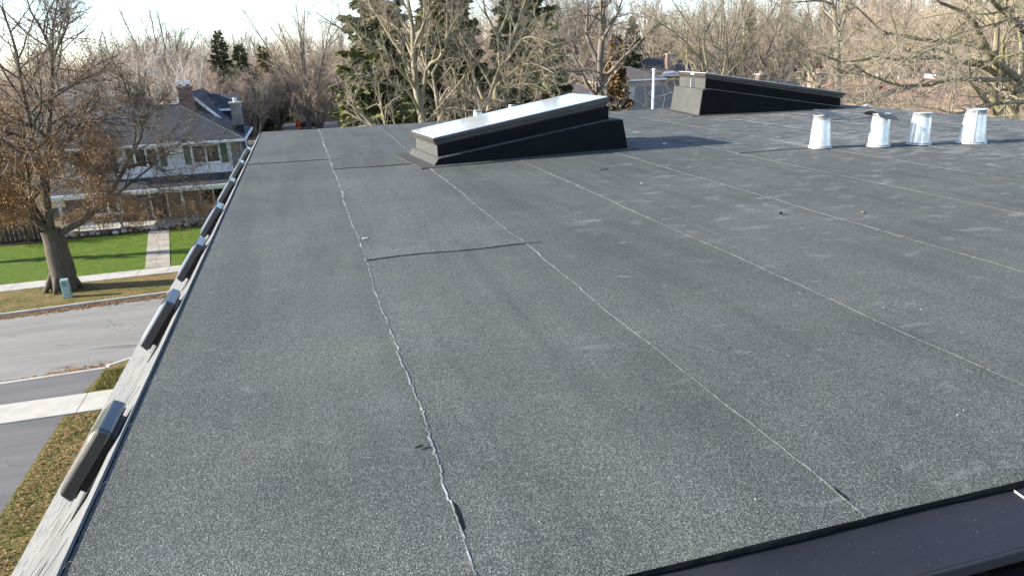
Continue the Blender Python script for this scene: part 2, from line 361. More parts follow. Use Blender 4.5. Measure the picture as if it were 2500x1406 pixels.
def worn_metal():
    m, nt, b = new_mat('worn_edge_metal'); co = pos(nt)
    r = ramp(nt, [(.3, (.011, .010, .013)), (.7, (.018, .017, .021))]); nt.links.new(noise(nt, co, 3, 5), r.inputs[0])
    f = ramp(nt, [(.69, (0,)*3), (.74, (.5,)*3)]); nt.links.new(noise(nt, co, 120, 2, .5), f.inputs[0])
    c = mixc(nt, f.outputs[0], r.outputs[0], (.10, .10, .11))
    f2 = ramp(nt, [(.66, (0,)*3), (.74, (.35,)*3)]); nt.links.new(noise(nt, pos(nt, (1.2, 14, 1)), 3, 4, .6), f2.inputs[0])
    c = mixc(nt, f2.outputs[0], c, (.06, .06, .068))
    nt.links.new(c, b.inputs['Base Color']); rr = ramp(nt, [(.3, (.45,)*3), (.7, (.68,)*3)]); nt.links.new(noise(nt, co, 7, 5), rr.inputs[0]); nt.links.new(rr.outputs[0], b.inputs['Roughness'])
    bump(nt, b, noise(nt, pos(nt, (2, 5, 1)), 3, 3), .12, .01)
    return m
MT['edge_metal'] = worn_metal()

# ================================================================ the flat roof the camera hovers over
ROOF = 10.0
rng = np.random.default_rng(7); random.seed(7)
bld = empty('flat_roof_building', (0, 0, 0), 'flat roofed building in the foreground with granulated membrane and grey mansard shingles', 'building')
XL, XR, YN, YF = -.585, 8.5, 1.08, 11.3
MB().box(XL + .9, XR - .3, 3.2, YF - .25, 0, 7.2).box(XL + .02, XR - .02, YN + .03, YF - .02, 9.72, 9.985).box(XL + .03, XR - .03, YN - .14, YN + .029, 9.72, 9.885).box(XL + .9, XR - .3, 3.2, YF - .25, 7.2, 9.72).build('wall', MT['brick_red'], bld)

def wob(y, amp, ph):
    return amp * (np.sin(y * 3.1 + ph) * .5 + np.sin(y * 8.3 + ph * 2.7) * .3 + np.sin(y * 23 + ph * 5) * .2)
def roll(x0, x1, y0, y1, ph, m, over_near=False, margin=.09):
    ny = max(6, int((y1 - y0) / .09)); nx = 7
    ys = np.linspace(y0, y1 + (.1 if y1 < YF - .1 else 0), ny); us = np.linspace(0, 1, nx)
    far = x1 + (margin if x1 < XR - .1 else 0)
    V = []; F = []
    for y in ys:
        xa = x0 + (wob(y, .010, ph) if x0 > XL + .1 else 0); 
        for u in us:
            x = xa + (far - xa) * u
            z = ROOF + .0034 * (1 - u) ** 1.5
            if over_near: z += .0065 * math.exp(-(y - y0) / .10)
            z += .0012 * math.sin(x * 7 + y * 2.3 + ph) * math.sin(y * 3.7 + x) * min(1, u * 3)
            yy = y + (.012 * math.sin(x * 11 + ph) + .006 * math.sin(x * 37) if y == ys[0] and over_near else 0)
            V.append((x, yy, z))
    for j in range(ny - 1):
        for i in range(nx - 1):
            a = j * nx + i; F.append((a, a + 1, a + nx + 1, a + nx))
    # turned-down near edge and left edge: the thickness of the sheet
    k = len(V)
    for i in range(nx): p = V[i]; V.append((p[0], p[1] + .001, ROOF - .001))
    for i in range(nx - 1): F.append((k + i, k + i + 1, i + 1, i))
    k = len(V)
    for j in range(ny): p = V[j * nx]; V.append((p[0] + .0005, p[1], ROOF - .001))
    for j in range(ny - 1): F.append((j * nx, (j + 1) * nx, k + j + 1, k + j))
    mb = MB(); mb.add(V, F)
    o = mb.build('membrane_roll', m, bld, smooth=False)
    return o
SE = [XL, .233, 1.09, 1.98, 2.98, 3.98, 4.89, 5.8, 6.7, 7.6, XR]
splits = {0: [7.72], 1: [3.63, 6.95], 4: [], 5: [6.05], 7: [4.2], 8: [8.1]}
for i in range(10):
    ys = [YN] + splits.get(i, []) + [YF]
    for j in range(len(ys) - 1):
        roll(SE[i], SE[i+1], ys[j], ys[j+1], i * 1.7 + j, MT['membrane_fine'] if (i == 1 and j == 1) else MT['membrane'], j > 0)
# chalky lines where the laps were torched and scraped
for i, (w, keep) in enumerate([(.0115, .98), (.0095, .95), (.0055, .84), (.0055, .74), (.005, .62), (.007, .7), (.005, .45), (.005, .45), (.005, .4)]):
    xs = SE[i + 1]; V = []; F = []; y = YN + .01
    fine = rng.random(4000)
    k = 0
    while y < YF - .02:
        dy = .008 + .03 * fine[k % 4000]; k += 1
        env = .5 + .5 * math.sin(y * 1.3 + i * 2.1) * math.sin(y * .57 + i)
        dens = keep * (.72 + .28 * env)
        if fine[(k * 7) % 4000] < dens:
            ww = w * min(1, .24 + .19 * (y - 1)) * (.45 + .9 * env) * (.4 + 1.1 * fine[(k * 3) % 4000])
            c = xs + float(wob(np.array(y), .010, (i + 1) * 1.7)) + (fine[(k * 5) % 4000] - .5) * .006 - .001
            skew = (fine[(k * 11) % 4000] - .5) * ww
            b0 = len(V); z = ROOF + .0052
            V += [(c - ww * .5, y, z), (c + ww * .5, y + skew * .3, z), (c + ww * .4 + skew, y + dy * 1.05, z), (c - ww * .6 + skew, y + dy, z)]
            F.append((b0, b0 + 1, b0 + 2, b0 + 3))
        y += dy
    mb = MB(); mb.add(V, F); tag(mb.build('seam_line', MT['chalk'], bld), kind='stuff')
# torn bitumen bleed beside the first and second lap
for (si, cy, ln, wd) in ((1, 1.37, .06, .005), (2, 1.17, .035, .003)):
    cx = SE[si] + float(wob(np.array(cy), .010, si * 1.7)) + wd * .9 + .002
    V = []; n = 14
    for k in range(n):
        t = 2 * math.pi * k / n; V.append((cx + math.cos(t) * wd * (.7 + .5 * random.random()), cy + math.sin(t) * ln * (.8 + .3 * random.random()), ROOF + .0047))
    mb = MB(); mb.add(V, [tuple(range(n))]); mb.build('bitumen_bleed', MT['bitumen'], bld)

# metal drip edge along the near side, in lengths, with the black lap of the sheet above it
for (a, b2, dz) in ((.05, 1.497, .0), (1.50, 4.5, .002), (4.503, XR - .3, 0)):
    mb = MB()
    mb.hexa([(a, 0.925, 9.955), (b2, 0.925, 9.955), (b2, 1.13, 9.975), (a, 1.13, 9.975)], [(a, 0.925, 9.972 + dz), (b2, 0.925, 9.972 + dz), (b2, 1.13, 9.992 + dz), (a, 1.13, 9.992 + dz)])
    mb.box(a, b2, .916, .9245, 9.945, 9.974 + dz)
    o = mb.build('drip_edge', MT['edge_metal'], bld, bevel=.003)
MB().hexa([(1.4981, .93, 9.97), (1.4998, .93, 9.97), (1.4998, 1.07, 9.98), (1.4981, 1.07, 9.98)], [(1.4981, .93, 9.9755), (1.4998, .93, 9.9755), (1.4998, 1.07, 9.9895), (1.4981, 1.07, 9.9895)]).build('edge_joint', MT['concrete'], bld)
V = []; F = []; n = 240
for k in range(n + 1):
    x = .05 + (XR - .4) * k / n
    V += [(x, YN - .002 - .0012 * math.sin(x * 9) - .002 * random.random(), ROOF - .0005), (x, YN - .005 - .002 * math.sin(x * 9) - .003 * random.random(), 9.992), (x, YN + .003, ROOF - .0004)]
for k in range(n): F += [(3*k, 3*k+3, 3*k+4, 3*k+1)[::-1], (3*k+2, 3*k+5, 3*k+3, 3*k)[::-1]]
mb = MB(); mb.add(V, F); mb.build('sheet_edge', MT['bitumen'], bld)

# mansard slope on the left: lapped shingle tabs seen along the slope
PH = R(54.0)
tv = Vector((math.cos(PH), 0, math.sin(PH))); nv = Vector((-math.sin(PH), 0, math.cos(PH)))
def SL(t, y, n): return Vector((XL - .004, 0, ROOF + .004)) + tv * t + nv * n + Vector((0, y, 0))
slope = MB().hexa([SL(-3.36, .87, -.06), SL(0, .87, -.06), SL(0, YF, -.06), SL(-3.36, YF, -.06)], [SL(-3.36, .87, -.010), SL(0, .87, -.010), SL(0, YF, -.010), SL(-3.36, YF, -.010)]).build('mansard_slope', MT['bitumen'], bld)
tab_meshes = {}
def tab_mesh(w, mi):
    key = (round(w, 2), mi)
    if key not in tab_meshes:
        L = .165
        b = [(-L, 0, -.003), (0, 0, -.009), (0, w, -.009), (-L, w, -.003)]
        t = [(-L, 0, .004), (0, 0, -.003), (0, w, -.003), (-L, w, .004)]
        tab_meshes[key] = MB().hexa(b, t).mesh('shingle', MT['shingle' if mi == 0 else 'shingle_b'])
    return tab_meshes[key]
tabs = []
for c in range(24):
    y = .87 - random.random() * .3
    while y < YF:
        w = random.choice([.18, .22, .26, .30, .34]); tabs.append((c, y, w, random.random())); y += w + .015 + .008 * random.random()
tabs.sort(key=lambda q: (q[1] - 1.2) + q[0] * .25)
eul = Matrix.Rotation(-PH, 4, 'Y').to_euler()
rest = MB()
for k, (c, y, w, q) in enumerate(tabs):
    y0 = max(y, .87); y1 = min(y + w, YF)
    if y1 - y0 < .05: continue
    p = SL(-.14 * c, y0, .001 * q)
    if k < 295:
        o = link('shingle', tab_mesh(y1 - y0, 0 if q < .7 else 1), slope, p, eul)
    else:
        v = []
        for (a, b, n) in [(-.165, 0, -.003), (0, 0, -.009), (0, y1-y0, -.009), (-.165, y1-y0, -.003), (-.165, 0, .004), (0, 0, -.003), (0, y1-y0, -.003), (-.165, y1-y0, .004)]:
            v.append(p + tv * a + nv * n + Vector((0, b, 0)))
        rest.hexa(v[:4], v[4:])
tag(rest.build('shingle', MT['shingle'], slope), kind='stuff')
# pale cap strip along the edge of the sheet
cap = MB(); y = .87
while y < YF:
    y1 = min(YF, y + .30 + .02 * random.random())
    cap.hexa([SL(-.085, y, .0045), SL(-.001, y, .0), SL(-.001, y1, .0), SL(-.085, y1, .0045)], [SL(-.085, y, .0105), SL(.002, y, .0075), SL(.002, y1, .0075), SL(-.085, y1, .0105)]); y = y1 + .004
cap.build('edge_cap', MT['shingle'], bld)
# lower roof seen past the drip edge at the near right corner
lo = MB().hexa([(.2, -1.0, 9.15), (XR, -1.0, 9.15), (XR, .936, 9.86), (.2, .936, 9.86)], [(.2, -1.0, 9.20), (XR, -1.0, 9.20), (XR, .936, 9.91), (.2, .936, 9.91)]).build('lower_slope', MT['bitumen'], bld)
for c in range(3):
    x = .95 + random.random() * .2
    while x < 2.6:
        w = random.choice([.2, .26, .32]); yy = .90 - c * .14; zz = 9.902 + (yy - .9) * .368
        MB().hexa([(x, yy - .16, zz - .059), (x + w, yy - .16, zz - .059), (x + w, yy, zz + .001), (x, yy, zz + .001)], [(x, yy - .16, zz - .050), (x + w, yy - .16, zz - .050), (x + w, yy, zz + .004), (x, yy, zz + .004)]).build('shingle', MT['shingle_dark'], lo)
        x += w + .007

# ---------------------------------------------------------------- box vents on the mansard
def make_box_vent(y, label):
    p = SL(0, y, 0)
    e = empty('box_roof_vent', p, label, 'roof vent', 'box vents along the mansard edge'); e.rotation_euler = eul
    hb = MB(); ch = .020
    a0, a1, b0, b1, z0, z1 = -.277, -.027, 0, .205, .027, .068
    hb.hexa([(a0, b0, z0), (a1, b0, z0), (a1, b1, z0), (a0, b1, z0)], [(a0 + .010, b0 + .003, z1), (a1 - .003, b0 + .003, z1), (a1 - .003, b1 - .003, z1), (a0 + .010, b1 - .003, z1)])
    hb.build('hood', MT['hood_metal'], e, bevel=.008)
    MB().hexa([(a0 + .016, b0 + .012, z1 + .0005), (a1 - .012, b0 + .012, z1 + .0005), (a1 - .012, b1 - .012, z1 + .0005), (a0 + .016, b1 - .012, z1 + .0005)], [(a0 + .055, b0 + .03, z1 + .009), (a1 - .045, b0 + .03, z1 + .009), (a1 - .045, b1 - .03, z1 + .009), (a0 + .055, b1 - .03, z1 + .009)]).build('hood_crown', MT['hood_metal'], e, bevel=.004)
    MB().box(a0 + .03, a1 - .03, b0 + .03, b1 - .03, .004, .0268).build('throat', MT['black_metal'], e)
    MB().box(a0 - .03, a1 + .015, b0 - .035, b1 + .035, .0045, .0075).build('flange', MT['hood_metal'], e)
    MB().box(a0 + .012, a1 - .012, b0 + .012, b1 - .012, .0225, .0268).build('screen', MT['scrap'], e)
    return e
ords = ['nearest and largest box vent on the mansard edge, at the bottom left corner', 'second nearest box vent on the mansard edge, its hood in front of the street kerb',
        'third nearest box vent on the mansard edge, its hood in front of the lawn', 'middle box vent of the row, beside the flower bed across the street',
        'third farthest box vent of the row, in front of the porch', 'second farthest box vent of the row, in front of the porch roof', 'farthest box vent of the row, next to the far roof corner']
for y, lb in zip([2.08, 3.26, 4.32, 5.44, 6.66, 7.88, 9.10], ords): make_box_vent(y, lb)

# ---------------------------------------------------------------- skylights
def make_skylight(loc, rz, label, L, prof_out, prof_up, fr_bot, fr_top, D, low_left):
    e = empty('skylight', (*loc, ROOF + .006), label, 'skylight', 'curb mounted skylights'); e.rotation_euler = (0, 0, R(rz))
    # outer curb: prof_out = list of (a, z) along the top
    def fine(prof):
        out = []
        for (p, q) in zip(prof[:-1], prof[1:]):
            n = max(1, int((q[0] - p[0]) / .18)); out += [(p[0] + (q[0] - p[0]) * k / n, p[1] + (q[1] - p[1]) * k / n) for k in range(n)]
        return out + [prof[-1]]
    prof_out = fine(prof_out); prof_up = fine(prof_up)
    def wedge(prof, b0, b1, fl, name, m, base=0.0, bev=.012):
        V = []; F = []
        n = len(prof)
        for b in (b0, b1):
            sgn = -1 if b == b0 else 1
            for (a, z) in prof: V.append((a, b, z))
            for (a, z) in prof:
                out = fl if a == prof[-1][0] else (-fl if a == prof[0][0] else 0)
                V.append((a + out, b + sgn * fl * .4, base))
        for i in range(n - 1):
            F.append((i, i + 1, 2*n + i + 1, 2*n + i))            # top
            F.append((n + i, n + i + 1, i + 1, i))                # near side
            F.append((2*n + i, 2*n + i + 1, 3*n + i + 1, 3*n + i)) # far side
        F.append((0, 2*n, 3*n, n)); F.append((n - 1, 2*n - 1, 4*n - 1, 3*n - 1))
        mb = MB(); mb.add(V, F); return mb.build(name, m, e, bevel=bev)
    wedge(prof_out, 0, D, .05, 'lower_curb', MT['membrane_grey'])
    wedge(prof_up, .07, D - .07, .0, 'upper_curb', MT['membrane_grey'])
    # added near-black panels that paint shade onto the long curb sides
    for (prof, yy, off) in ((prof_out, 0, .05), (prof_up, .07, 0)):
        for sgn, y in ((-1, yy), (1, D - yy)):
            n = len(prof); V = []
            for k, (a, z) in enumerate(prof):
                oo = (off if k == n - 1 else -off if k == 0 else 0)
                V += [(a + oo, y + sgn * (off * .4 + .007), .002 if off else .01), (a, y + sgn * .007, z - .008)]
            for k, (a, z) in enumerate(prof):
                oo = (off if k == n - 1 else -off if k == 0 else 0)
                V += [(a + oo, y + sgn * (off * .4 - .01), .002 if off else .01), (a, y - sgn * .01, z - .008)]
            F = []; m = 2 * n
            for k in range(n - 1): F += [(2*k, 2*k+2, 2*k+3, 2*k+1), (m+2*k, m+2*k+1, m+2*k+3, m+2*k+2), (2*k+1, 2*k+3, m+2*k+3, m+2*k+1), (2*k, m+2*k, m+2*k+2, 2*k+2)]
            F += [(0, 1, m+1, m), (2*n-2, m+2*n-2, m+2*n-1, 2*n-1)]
            mb = MB(); mb.add(V, F); mb.build('side_shade', MT['side_shade'], e)
    (a0, zb0), (a1, zb1) = fr_bot; (a0t, zt0), (a1t, zt1) = fr_top
    b0, b1 = .045, D - .045
    MB().hexa([(a0 + .02, b0 + .02, zb0 - .012), (a1 - .02, b0 + .02, zb1 - .012), (a1 - .02, b1 - .02, zb1 - .012), (a0 + .02, b1 - .02, zb0 - .012)],
              [(a0 + .02, b0 + .02, zb0 + .02), (a1 - .02, b0 + .02, zb1 + .02), (a1 - .02, b1 - .02, zb1 + .02), (a0 + .02, b1 - .02, zb0 + .02)]).build('counter_flashing', MT['brown_metal'], e, bevel=.004)
    w = .045
    fr = MB()
    def seg(x0, x1, y0, y1):
        zb = lambda x: zb0 + (zb1 - zb0) * (x - a0) / (a1 - a0) + .0201
        zt = lambda x: zt0 + (zt1 - zt0) * (x - a0) / (a1 - a0)
        fr.hexa([(x0, y0, zb(x0)), (x1, y0, zb(x1)), (x1, y1, zb(x1)), (x0, y1, zb(x0))], [(x0, y0, zt(x0)), (x1, y0, zt(x1)), (x1, y1, zt(x1)), (x0, y1, zt(x0))])
    seg(a0, a0 + w, b0, b1); seg(a1 - w, a1, b0, b1); seg(a0 + w + .001, a1 - w - .001, b0, b0 + w); seg(a0 + w + .001, a1 - w - .001, b1 - w, b1)
    fo = fr.build('frame', MT['brown_metal'], e, bevel=.005)
    zt = lambda x: zt0 + (zt1 - zt0) * (x - a0) / (a1 - a0)
    g = MB(); x0, x1 = a0 + .018, a1 - .018; y0, y1 = b0 + .018, b1 - .018
    g.hexa([(x0, y0, zt(x0) + .001), (x1, y0, zt(x1) + .001), (x1, y1, zt(x1) + .001), (x0, y1, zt(x0) + .001)], [(x0, y0, zt(x0) + .009), (x1, y0, zt(x1) + .009), (x1, y1, zt(x1) + .009), (x0, y1, zt(x0) + .009)])
    g.build('glass', MT['glass_top'], e, bevel=.002)
    # membrane apron lying round the curb
    ap = []; n = 60; ax0, ax1, ay0, ay1 = -.20, prof_out[-1][0] + .14, -.13, D + .12
    per = [(ax0 + (ax1 - ax0) * k / 15, ay0) for k in range(15)] + [(ax1, ay0 + (ay1 - ay0) * k / 8) for k in range(8)] + [(ax1 - (ax1 - ax0) * k / 15, ay1) for k in range(15)] + [(ax0, ay1 - (ay1 - ay0) * k / 8) for k in range(8)]
    per = [(x + (random.random() - .5) * .014, y + (random.random() - .5) * .014) for x, y in per]
    MB().poly_prism(per, -.003, .0035).build('apron', MT['membrane_grey'], e)
    return e, wedge
sk1, wg = make_skylight((1.196, 6.731), 6, 'skylight with bright tilted glass, low end to the left, nearest the camera', 1.985,
    [(0, .065), (1.80, .299), (1.985, .298)], [(0.015, .185), (1.855, .437)], ((-.032, .193), (1.86, .448)), ((-.032, .238), (1.86, .522)), .95, True)
sk2, wg2 = make_skylight((5.744, 9.747), -8, 'skylight with shade-painted dark curb sloping down to the right, at the far right of the roof', 2.3,
    [(0, .375), (.14, .372), (2.24, .03)], [(.055, .53), (2.235, .155)], ((.03, .53), (2.30, .162)), ((.03, .598), (2.30, .225)), 1.22, False)
for (vv, nm, m) in (([(-.0535, .42, 0.0), (-.0535, -.012, 0.0), (-.006, -.004, .372), (-.006, .42, .372)], 'flashing_sheet', 'membrane_grey'),):
    mb = MB(); mb.add([(x - .006, y, z) for x, y, z in vv] + [(x - .001, y, z) for x, y, z in vv], [(0, 1, 2, 3), (7, 6, 5, 4), (0, 3, 7, 4), (1, 0, 4, 5), (2, 1, 5, 6), (3, 2, 6, 7)]); mb.build(nm, MT[m], sk2)
MB().box(-.004, .054, .50, .508, .378, .51).build('lap_strip', MT['white_dull'], sk2)
MB().box(.024, .0295, .46, .58, .567, .588).build('maker_plate', MT['white'], sk2)
for b in (.2, .78): MB().bar((-.034, b, .215), (-.040, b, .215), .006, 6).build('screw', MT['black_metal'], sk1)

# ---------------------------------------------------------------- sheet-metal flues
def make_flue(loc, label, h=.33, rb=.105, rt=.078, cap=None, seed=0, collar=True):
    e = empty('metal_flue', (*loc, ROOF + .004), label, 'flue', 'sheet metal flues on the flat roof'); e.rotation_euler = (R((seed * 37 % 5 - 2) * .5), R((seed * 53 % 5 - 2) * .6), seed * 1.3)
    h *= .95; rb *= .95; rt *= .95
    prof = [(rb, .012), (rb * .97, .03)] + [(rb + (rt - rb) * k / 6, .03 + (h - .03) * k / 6) for k in range(1, 7)] + [(rt + .003, h), (rt + .003, h + .006), (rt - .004, h + .006), (rt - .006, h - .06)]
    body = MB().lathe(prof, 28).build('flue_cone', MT['galv'], e, smooth=True)
    for p in body.data.polygons: p.use_smooth = True
    a = R(-25 + seed * 9)
    MB().hexa([((rb + .001) * math.cos(a), (rb + .001) * math.sin(a), .03), ((rb + .008) * math.cos(a), (rb + .008) * math.sin(a), .03), ((rb + .008) * math.cos(a + .07), (rb + .008) * math.sin(a + .07), .03), ((rb + .001) * math.cos(a + .07), (rb + .001) * math.sin(a + .07), .03)],
              [((rt + .001) * math.cos(a), (rt + .001) * math.sin(a), h), ((rt + .007) * math.cos(a), (rt + .007) * math.sin(a), h), ((rt + .007) * math.cos(a + .07), (rt + .007) * math.sin(a + .07), h), ((rt + .001) * math.cos(a + .07), (rt + .001) * math.sin(a + .07), h)]).build('standing_seam', MT['galv'], e)
    MB().lathe([(rb + .012, .003), (rb + .011, .008), (rb + .002, .012)], 28).build('base_flange', MT['galv'], e, smooth=True)
    MB().lathe([(rb + .006, .018), (rb + .007, .024), (rb + .004, .028)], 28).build('collar', MT['galv'], e, smooth=True)
    MB().lathe([(rt - .010, h - .05), (rt - .012, h - .045), (0.0005, h - .045)], 20).build('flue_mouth', MT['scrap'], e)
    if cap:
        ox, oy, sx, sy, tilt, curve, rz = cap
        V = []; F = []; n = 10
        for layer in (0, .004):
            for i in range(n + 1):
                for j in (0, 1):
                    u = i / n - .5
                    x = u * sx; y = (j - .5) * sy
                    z = -curve * (2 * u) ** 2 + x * math.tan(tilt) + y * .22 + layer
                    V.append((ox + x * math.cos(rz) - y * math.sin(rz), oy + x * math.sin(rz) + y * math.cos(rz), h + .012 + z))
        m2 = 2 * (n + 1)
        for i in range(n):
            a0 = 2 * i; F += [(a0, a0 + 1, a0 + 3, a0 + 2), (m2 + a0, m2 + a0 + 2, m2 + a0 + 3, m2 + a0 + 1), (a0, a0 + 2, m2 + a0 + 2, m2 + a0), (a0 + 3, a0 + 1, m2 + a0 + 1, m2 + a0 + 3)]
        F += [(0, m2, m2 + 1, 1), (2*n + 1, m2 + 2*n + 1, m2 + 2*n, 2*n)]
        mb = MB(); mb.add(V, F); mb.build('rain_cap', MT['cap_metal'], e)
        MB().bar((rt * .6, -rt * .5, h - .03), (rt * .65, -rt * .5, h + .02), .004, 5).build('cap_strap', MT['cap_metal'], e)
    return e
make_flue((4.857, 6.011), 'leftmost of the four metal flues, its bent cap sticking out to the right', .325, .105, .078, (.095, -.02, .26, .21, R(-13), .014, R(-8)), 0)
make_flue((5.368, 5.812), 'second of the four metal flues, wearing a wide drooping cap', .325, .105, .080, (.01, 0, .31, .19, R(2), .045, R(4)), 1)
make_flue((5.784, 5.742), 'third of the four metal flues, open topped with a scorched foot', .315, .105, .082, None, 2)
make_flue((6.27, 5.594), 'rightmost and tallest of the four metal flues, open topped and bright', .335, .128, .088, None, 3)
make_flue((2.50, 10.55), 'plain white flue stub behind the nearest skylight', .20, .075, .066, None, 1)
make_flue((3.02, 10.45), 'short flue with a flat tilted cap behind the nearest skylight', .265, .085, .078, (0, 0, .24, .17, R(6), .008, R(10)), 2)

# ---------------------------------------------------------------- scraps and leaves lying on the sheet
def scrap(name, x, y, sx, sy, sz, rz, m, label, cat, bend=0.0):
    V = []; n = 5
    mb = MB()
    pts = []
    for k in range(9):
        t = 2 * math.pi * k / 9; rr = .7 + .45 * random.random()
        pts.append((math.cos(t) * sx * rr, math.sin(t) * sy * rr))
    mb.poly_prism(pts, 0, sz)
    o = mb.build(name, m, None, (x, y, ROOF + .006)); o.rotation_euler = (bend, bend * .6, rz)
    return tag(o, label, cat)
scrap('membrane_scrap', .20, 1.70, .013, .004, .003, .3, MT['scrap'], 'tiny black scrap touching the first seam near the camera', 'scrap')
scrap('dry_leaf', .27, 4.1, .018, .011, .004, .4, MT['concrete_new'], 'pale dry leaf lying beside the first seam on the smooth sheet', 'leaf', .12)
scrap('membrane_scrap', 2.74, 3.68, .018, .010, .012, .7, MT['scrap'], 'small black scrap between the third and fourth seams', 'scrap', .2)
scrap('dry_leaf', 3.20, 3.52, .022, .012, .005, 1.0, MT['litter'], 'tan dry leaf just beyond the fourth seam', 'leaf', .15)
scrap('twig_piece', 2.45, 5.75, .055, .005, .004, .35, MT['scrap'], 'thin black stick lying in front of the nearest skylight', 'stick')
scrap('twig_piece', 2.72, 5.62, .022, .006, .004, .9, MT['scrap'], 'short black stick right of the longer one before the skylight', 'stick')
scrap('membrane_scrap', 3.72, 7.05, .03, .012, .006, .2, MT['white_dull'], 'pale scrap lying in the shadow of the nearest skylight', 'scrap')
scrap('membrane_scrap', 2.45, 5.0, .016, .008, .003, .2, MT['white_dull'], 'pale chip beside the third seam before the skylight', 'scrap')
pts = rng.random((70, 2)); mb = MB()
for (u, v) in pts:
    x = XL + .1 + u * 7.5; y = YN + .1 + v ** 1.5 * 8.5; s = .0018 + .002 * random.random()
    mb.hexa([(x, y, ROOF + .004), (x + s, y, ROOF + .004), (x + s, y + s, ROOF + .004), (x, y + s, ROOF + .004)], [(x, y, ROOF + .0068), (x + s, y + .001, ROOF + .0068), (x + s * .8, y + s, ROOF + .0075), (x, y + s * .8, ROOF + .0068)])
tag(mb.build('stone_chips', MT['concrete'], None), 'scattered pale stone chips on the granulated roof sheet', 'stone chips', kind='stuff')

# ================================================================ the ground, the street and its pavements
def struct(name, mb, m): return tag(mb.build(name, m), kind='structure')
def sheet(name, pts, z, m):
    mb = MB(); mb.add([(x, y, z) for x, y in pts], [tuple(range(len(pts)))]); return struct(name, mb, m)
gx = np.linspace(-420, 420, 57); gy = np.linspace(-120, 560, 47)
V = []; F = []
for y in gy:
    for x in gx:
        d = math.hypot(x, y - 60); V.append((x, y, -.16 + max(0, d - 190) * .012))
for j in range(len(gy) - 1):
    for i in range(len(gx) - 1):
        a = j * len(gx) + i; F.append((a, a + 1, a + len(gx) + 1, a + len(gx)))
mb = MB(); mb.add(V, F); struct('ground', mb, MT['ground'])

def kerb_y(x): return 38.05 + .09 * (x + 8)          # far kerb line, the street bends a little
sheet('street', [(-60, 26.9), (60, 29.6), (60, kerb_y(60)), (-60, kerb_y(-60))], -.12, MT['road'])
# far verge, pavement, lawns
def slab(name, pts, z0, z1, m): return struct(name, MB().poly_prism(pts, z0, z1), m)
slab('verge_far', [(-60, kerb_y(-60) + .18), (60, kerb_y(60) + .18), (60, 47), (-60, 39.5)], -.2, .0, MT['verge'])
def pav_y(x): return 42.9 + .04 * (x + 8)
pav = empty('pavement_far', (0, 0, 0)); pav['kind'] = 'structure'
x = -31.0
while x < 3:
    w = 1.52; MB().poly_prism([(x + .01, pav_y(x) - .75 - .25), (x + w - .012, pav_y(x + w) - 1.0), (x + w - .012, pav_y(x + w) + .35), (x + .01, pav_y(x) + .35)], -.05, .018 + .006 * random.random()).build('paving_slab', MT['concrete'], pav); x += w
MB().poly_prism([(-60, pav_y(-60) - 1), (-31, pav_y(-31) - 1), (-31, pav_y(-31) + .35), (-60, pav_y(-60) + .35)], -.05, .016).build('paving_strip', MT['concrete'], pav)
kb = empty('kerb_far', (0, 0, 0)); kb['kind'] = 'structure'
x = -30.0
while x < 2:
    w = 2.4; MB().poly_prism([(x, kerb_y(x)), (x + w - .012, kerb_y(x + w)), (x + w - .012, kerb_y(x + w) + .17), (x, kerb_y(x) + .17)], -.2, .014).build('kerb_stone', MT['concrete'], kb, bevel=.02); x += w
slab('lawn_far', [(-60, pav_y(-60) + .36), (10, pav_y(10) + .36), (10, 54.0), (-5, 54.2), (-9.0, 53.9), (-60, 54.4)], -.2, .006, MT['lawn'])
slab('flower_bed', [(-22, 53.0), (-14, 53.3), (-11.3, 53.6), (-9.7, 53.7), (-6, 53.9), (-3.5, 54.0), (-3.5, 58), (-22, 58)], -.2, .05, MT['mulch'])
pth = empty('garden_path', (0, 0, 0)); pth['kind'] = 'structure'
n = 11
for k in range(n):
    t0, t1 = k / n, (k + 1) / n
    cx = lambda t: -8.85 - 1.62 * t; yy = lambda t: 43.3 + 10.5 * t
    sp = .1 * math.sin(k * 5.1); hw = .66
    for (a, b2) in ((-hw, sp - .008), (sp + .008, hw)):
        j = lambda: (random.random() - .5) * .016
        MB().poly_prism([(cx(t0) + a + j(), yy(t0) + .008 + j()), (cx(t0) + b2 + j(), yy(t0) + .008 + j()), (cx(t1) + b2 + j(), yy(t1) - .008), (cx(t1) + a + j(), yy(t1) - .008)], -.05, .022 + .006 * random.random()).build('flagstone', MT['flag'], pth)
# near side
slab('verge_near', [(-8.75, 5), (20, 5), (20, 24.75), (-8.75, 24.75)], -.2, 0, MT['verge'])
slab('verge_near_strip', [(-8.6, 26.42), (20, 26.42), (20, 30.0), (-7.4, 29.35), (-8.25, 28.78)], -.2, 0, MT['verge'])
slab('verge_near_left', [(-60, 5), (-14.2, 5), (-14.2, 24.75), (-60, 24.75)], -.2, 0, MT['verge'])
sheet('driveway', [(-14.2, 4), (-8.75, 4), (-8.75, 24.8), (-14.2, 24.8)], -.02, MT['drive'])
sheet('driveway_apron', [(-20, 26.0), (-8.58, 26.4), (-8.25, 28.8), (-20, 28.0)], -.06, MT['drive'])
pv2 = empty('pavement_near', (0, 0, 0)); pv2['kind'] = 'structure'
x = -20.6
while x < 8:
    w = 3.05; MB().box(x + .008, x + w - .010, 24.82, 26.38, -.1, .02 + .004 * random.random()).build('paving_slab', MT['concrete_new'], pv2, bevel=.01); x += w
kb2 = empty('kerb_near', (0, 0, 0)); kb2['kind'] = 'structure'
MB().poly_prism([(-8.25, 28.78), (-7.4, 29.35), (6, 29.95), (6, 30.1), (-7.5, 29.51), (-8.4, 28.92)], -.2, .02).build('kerb_stone', MT['concrete'], kb2, bevel=.02)
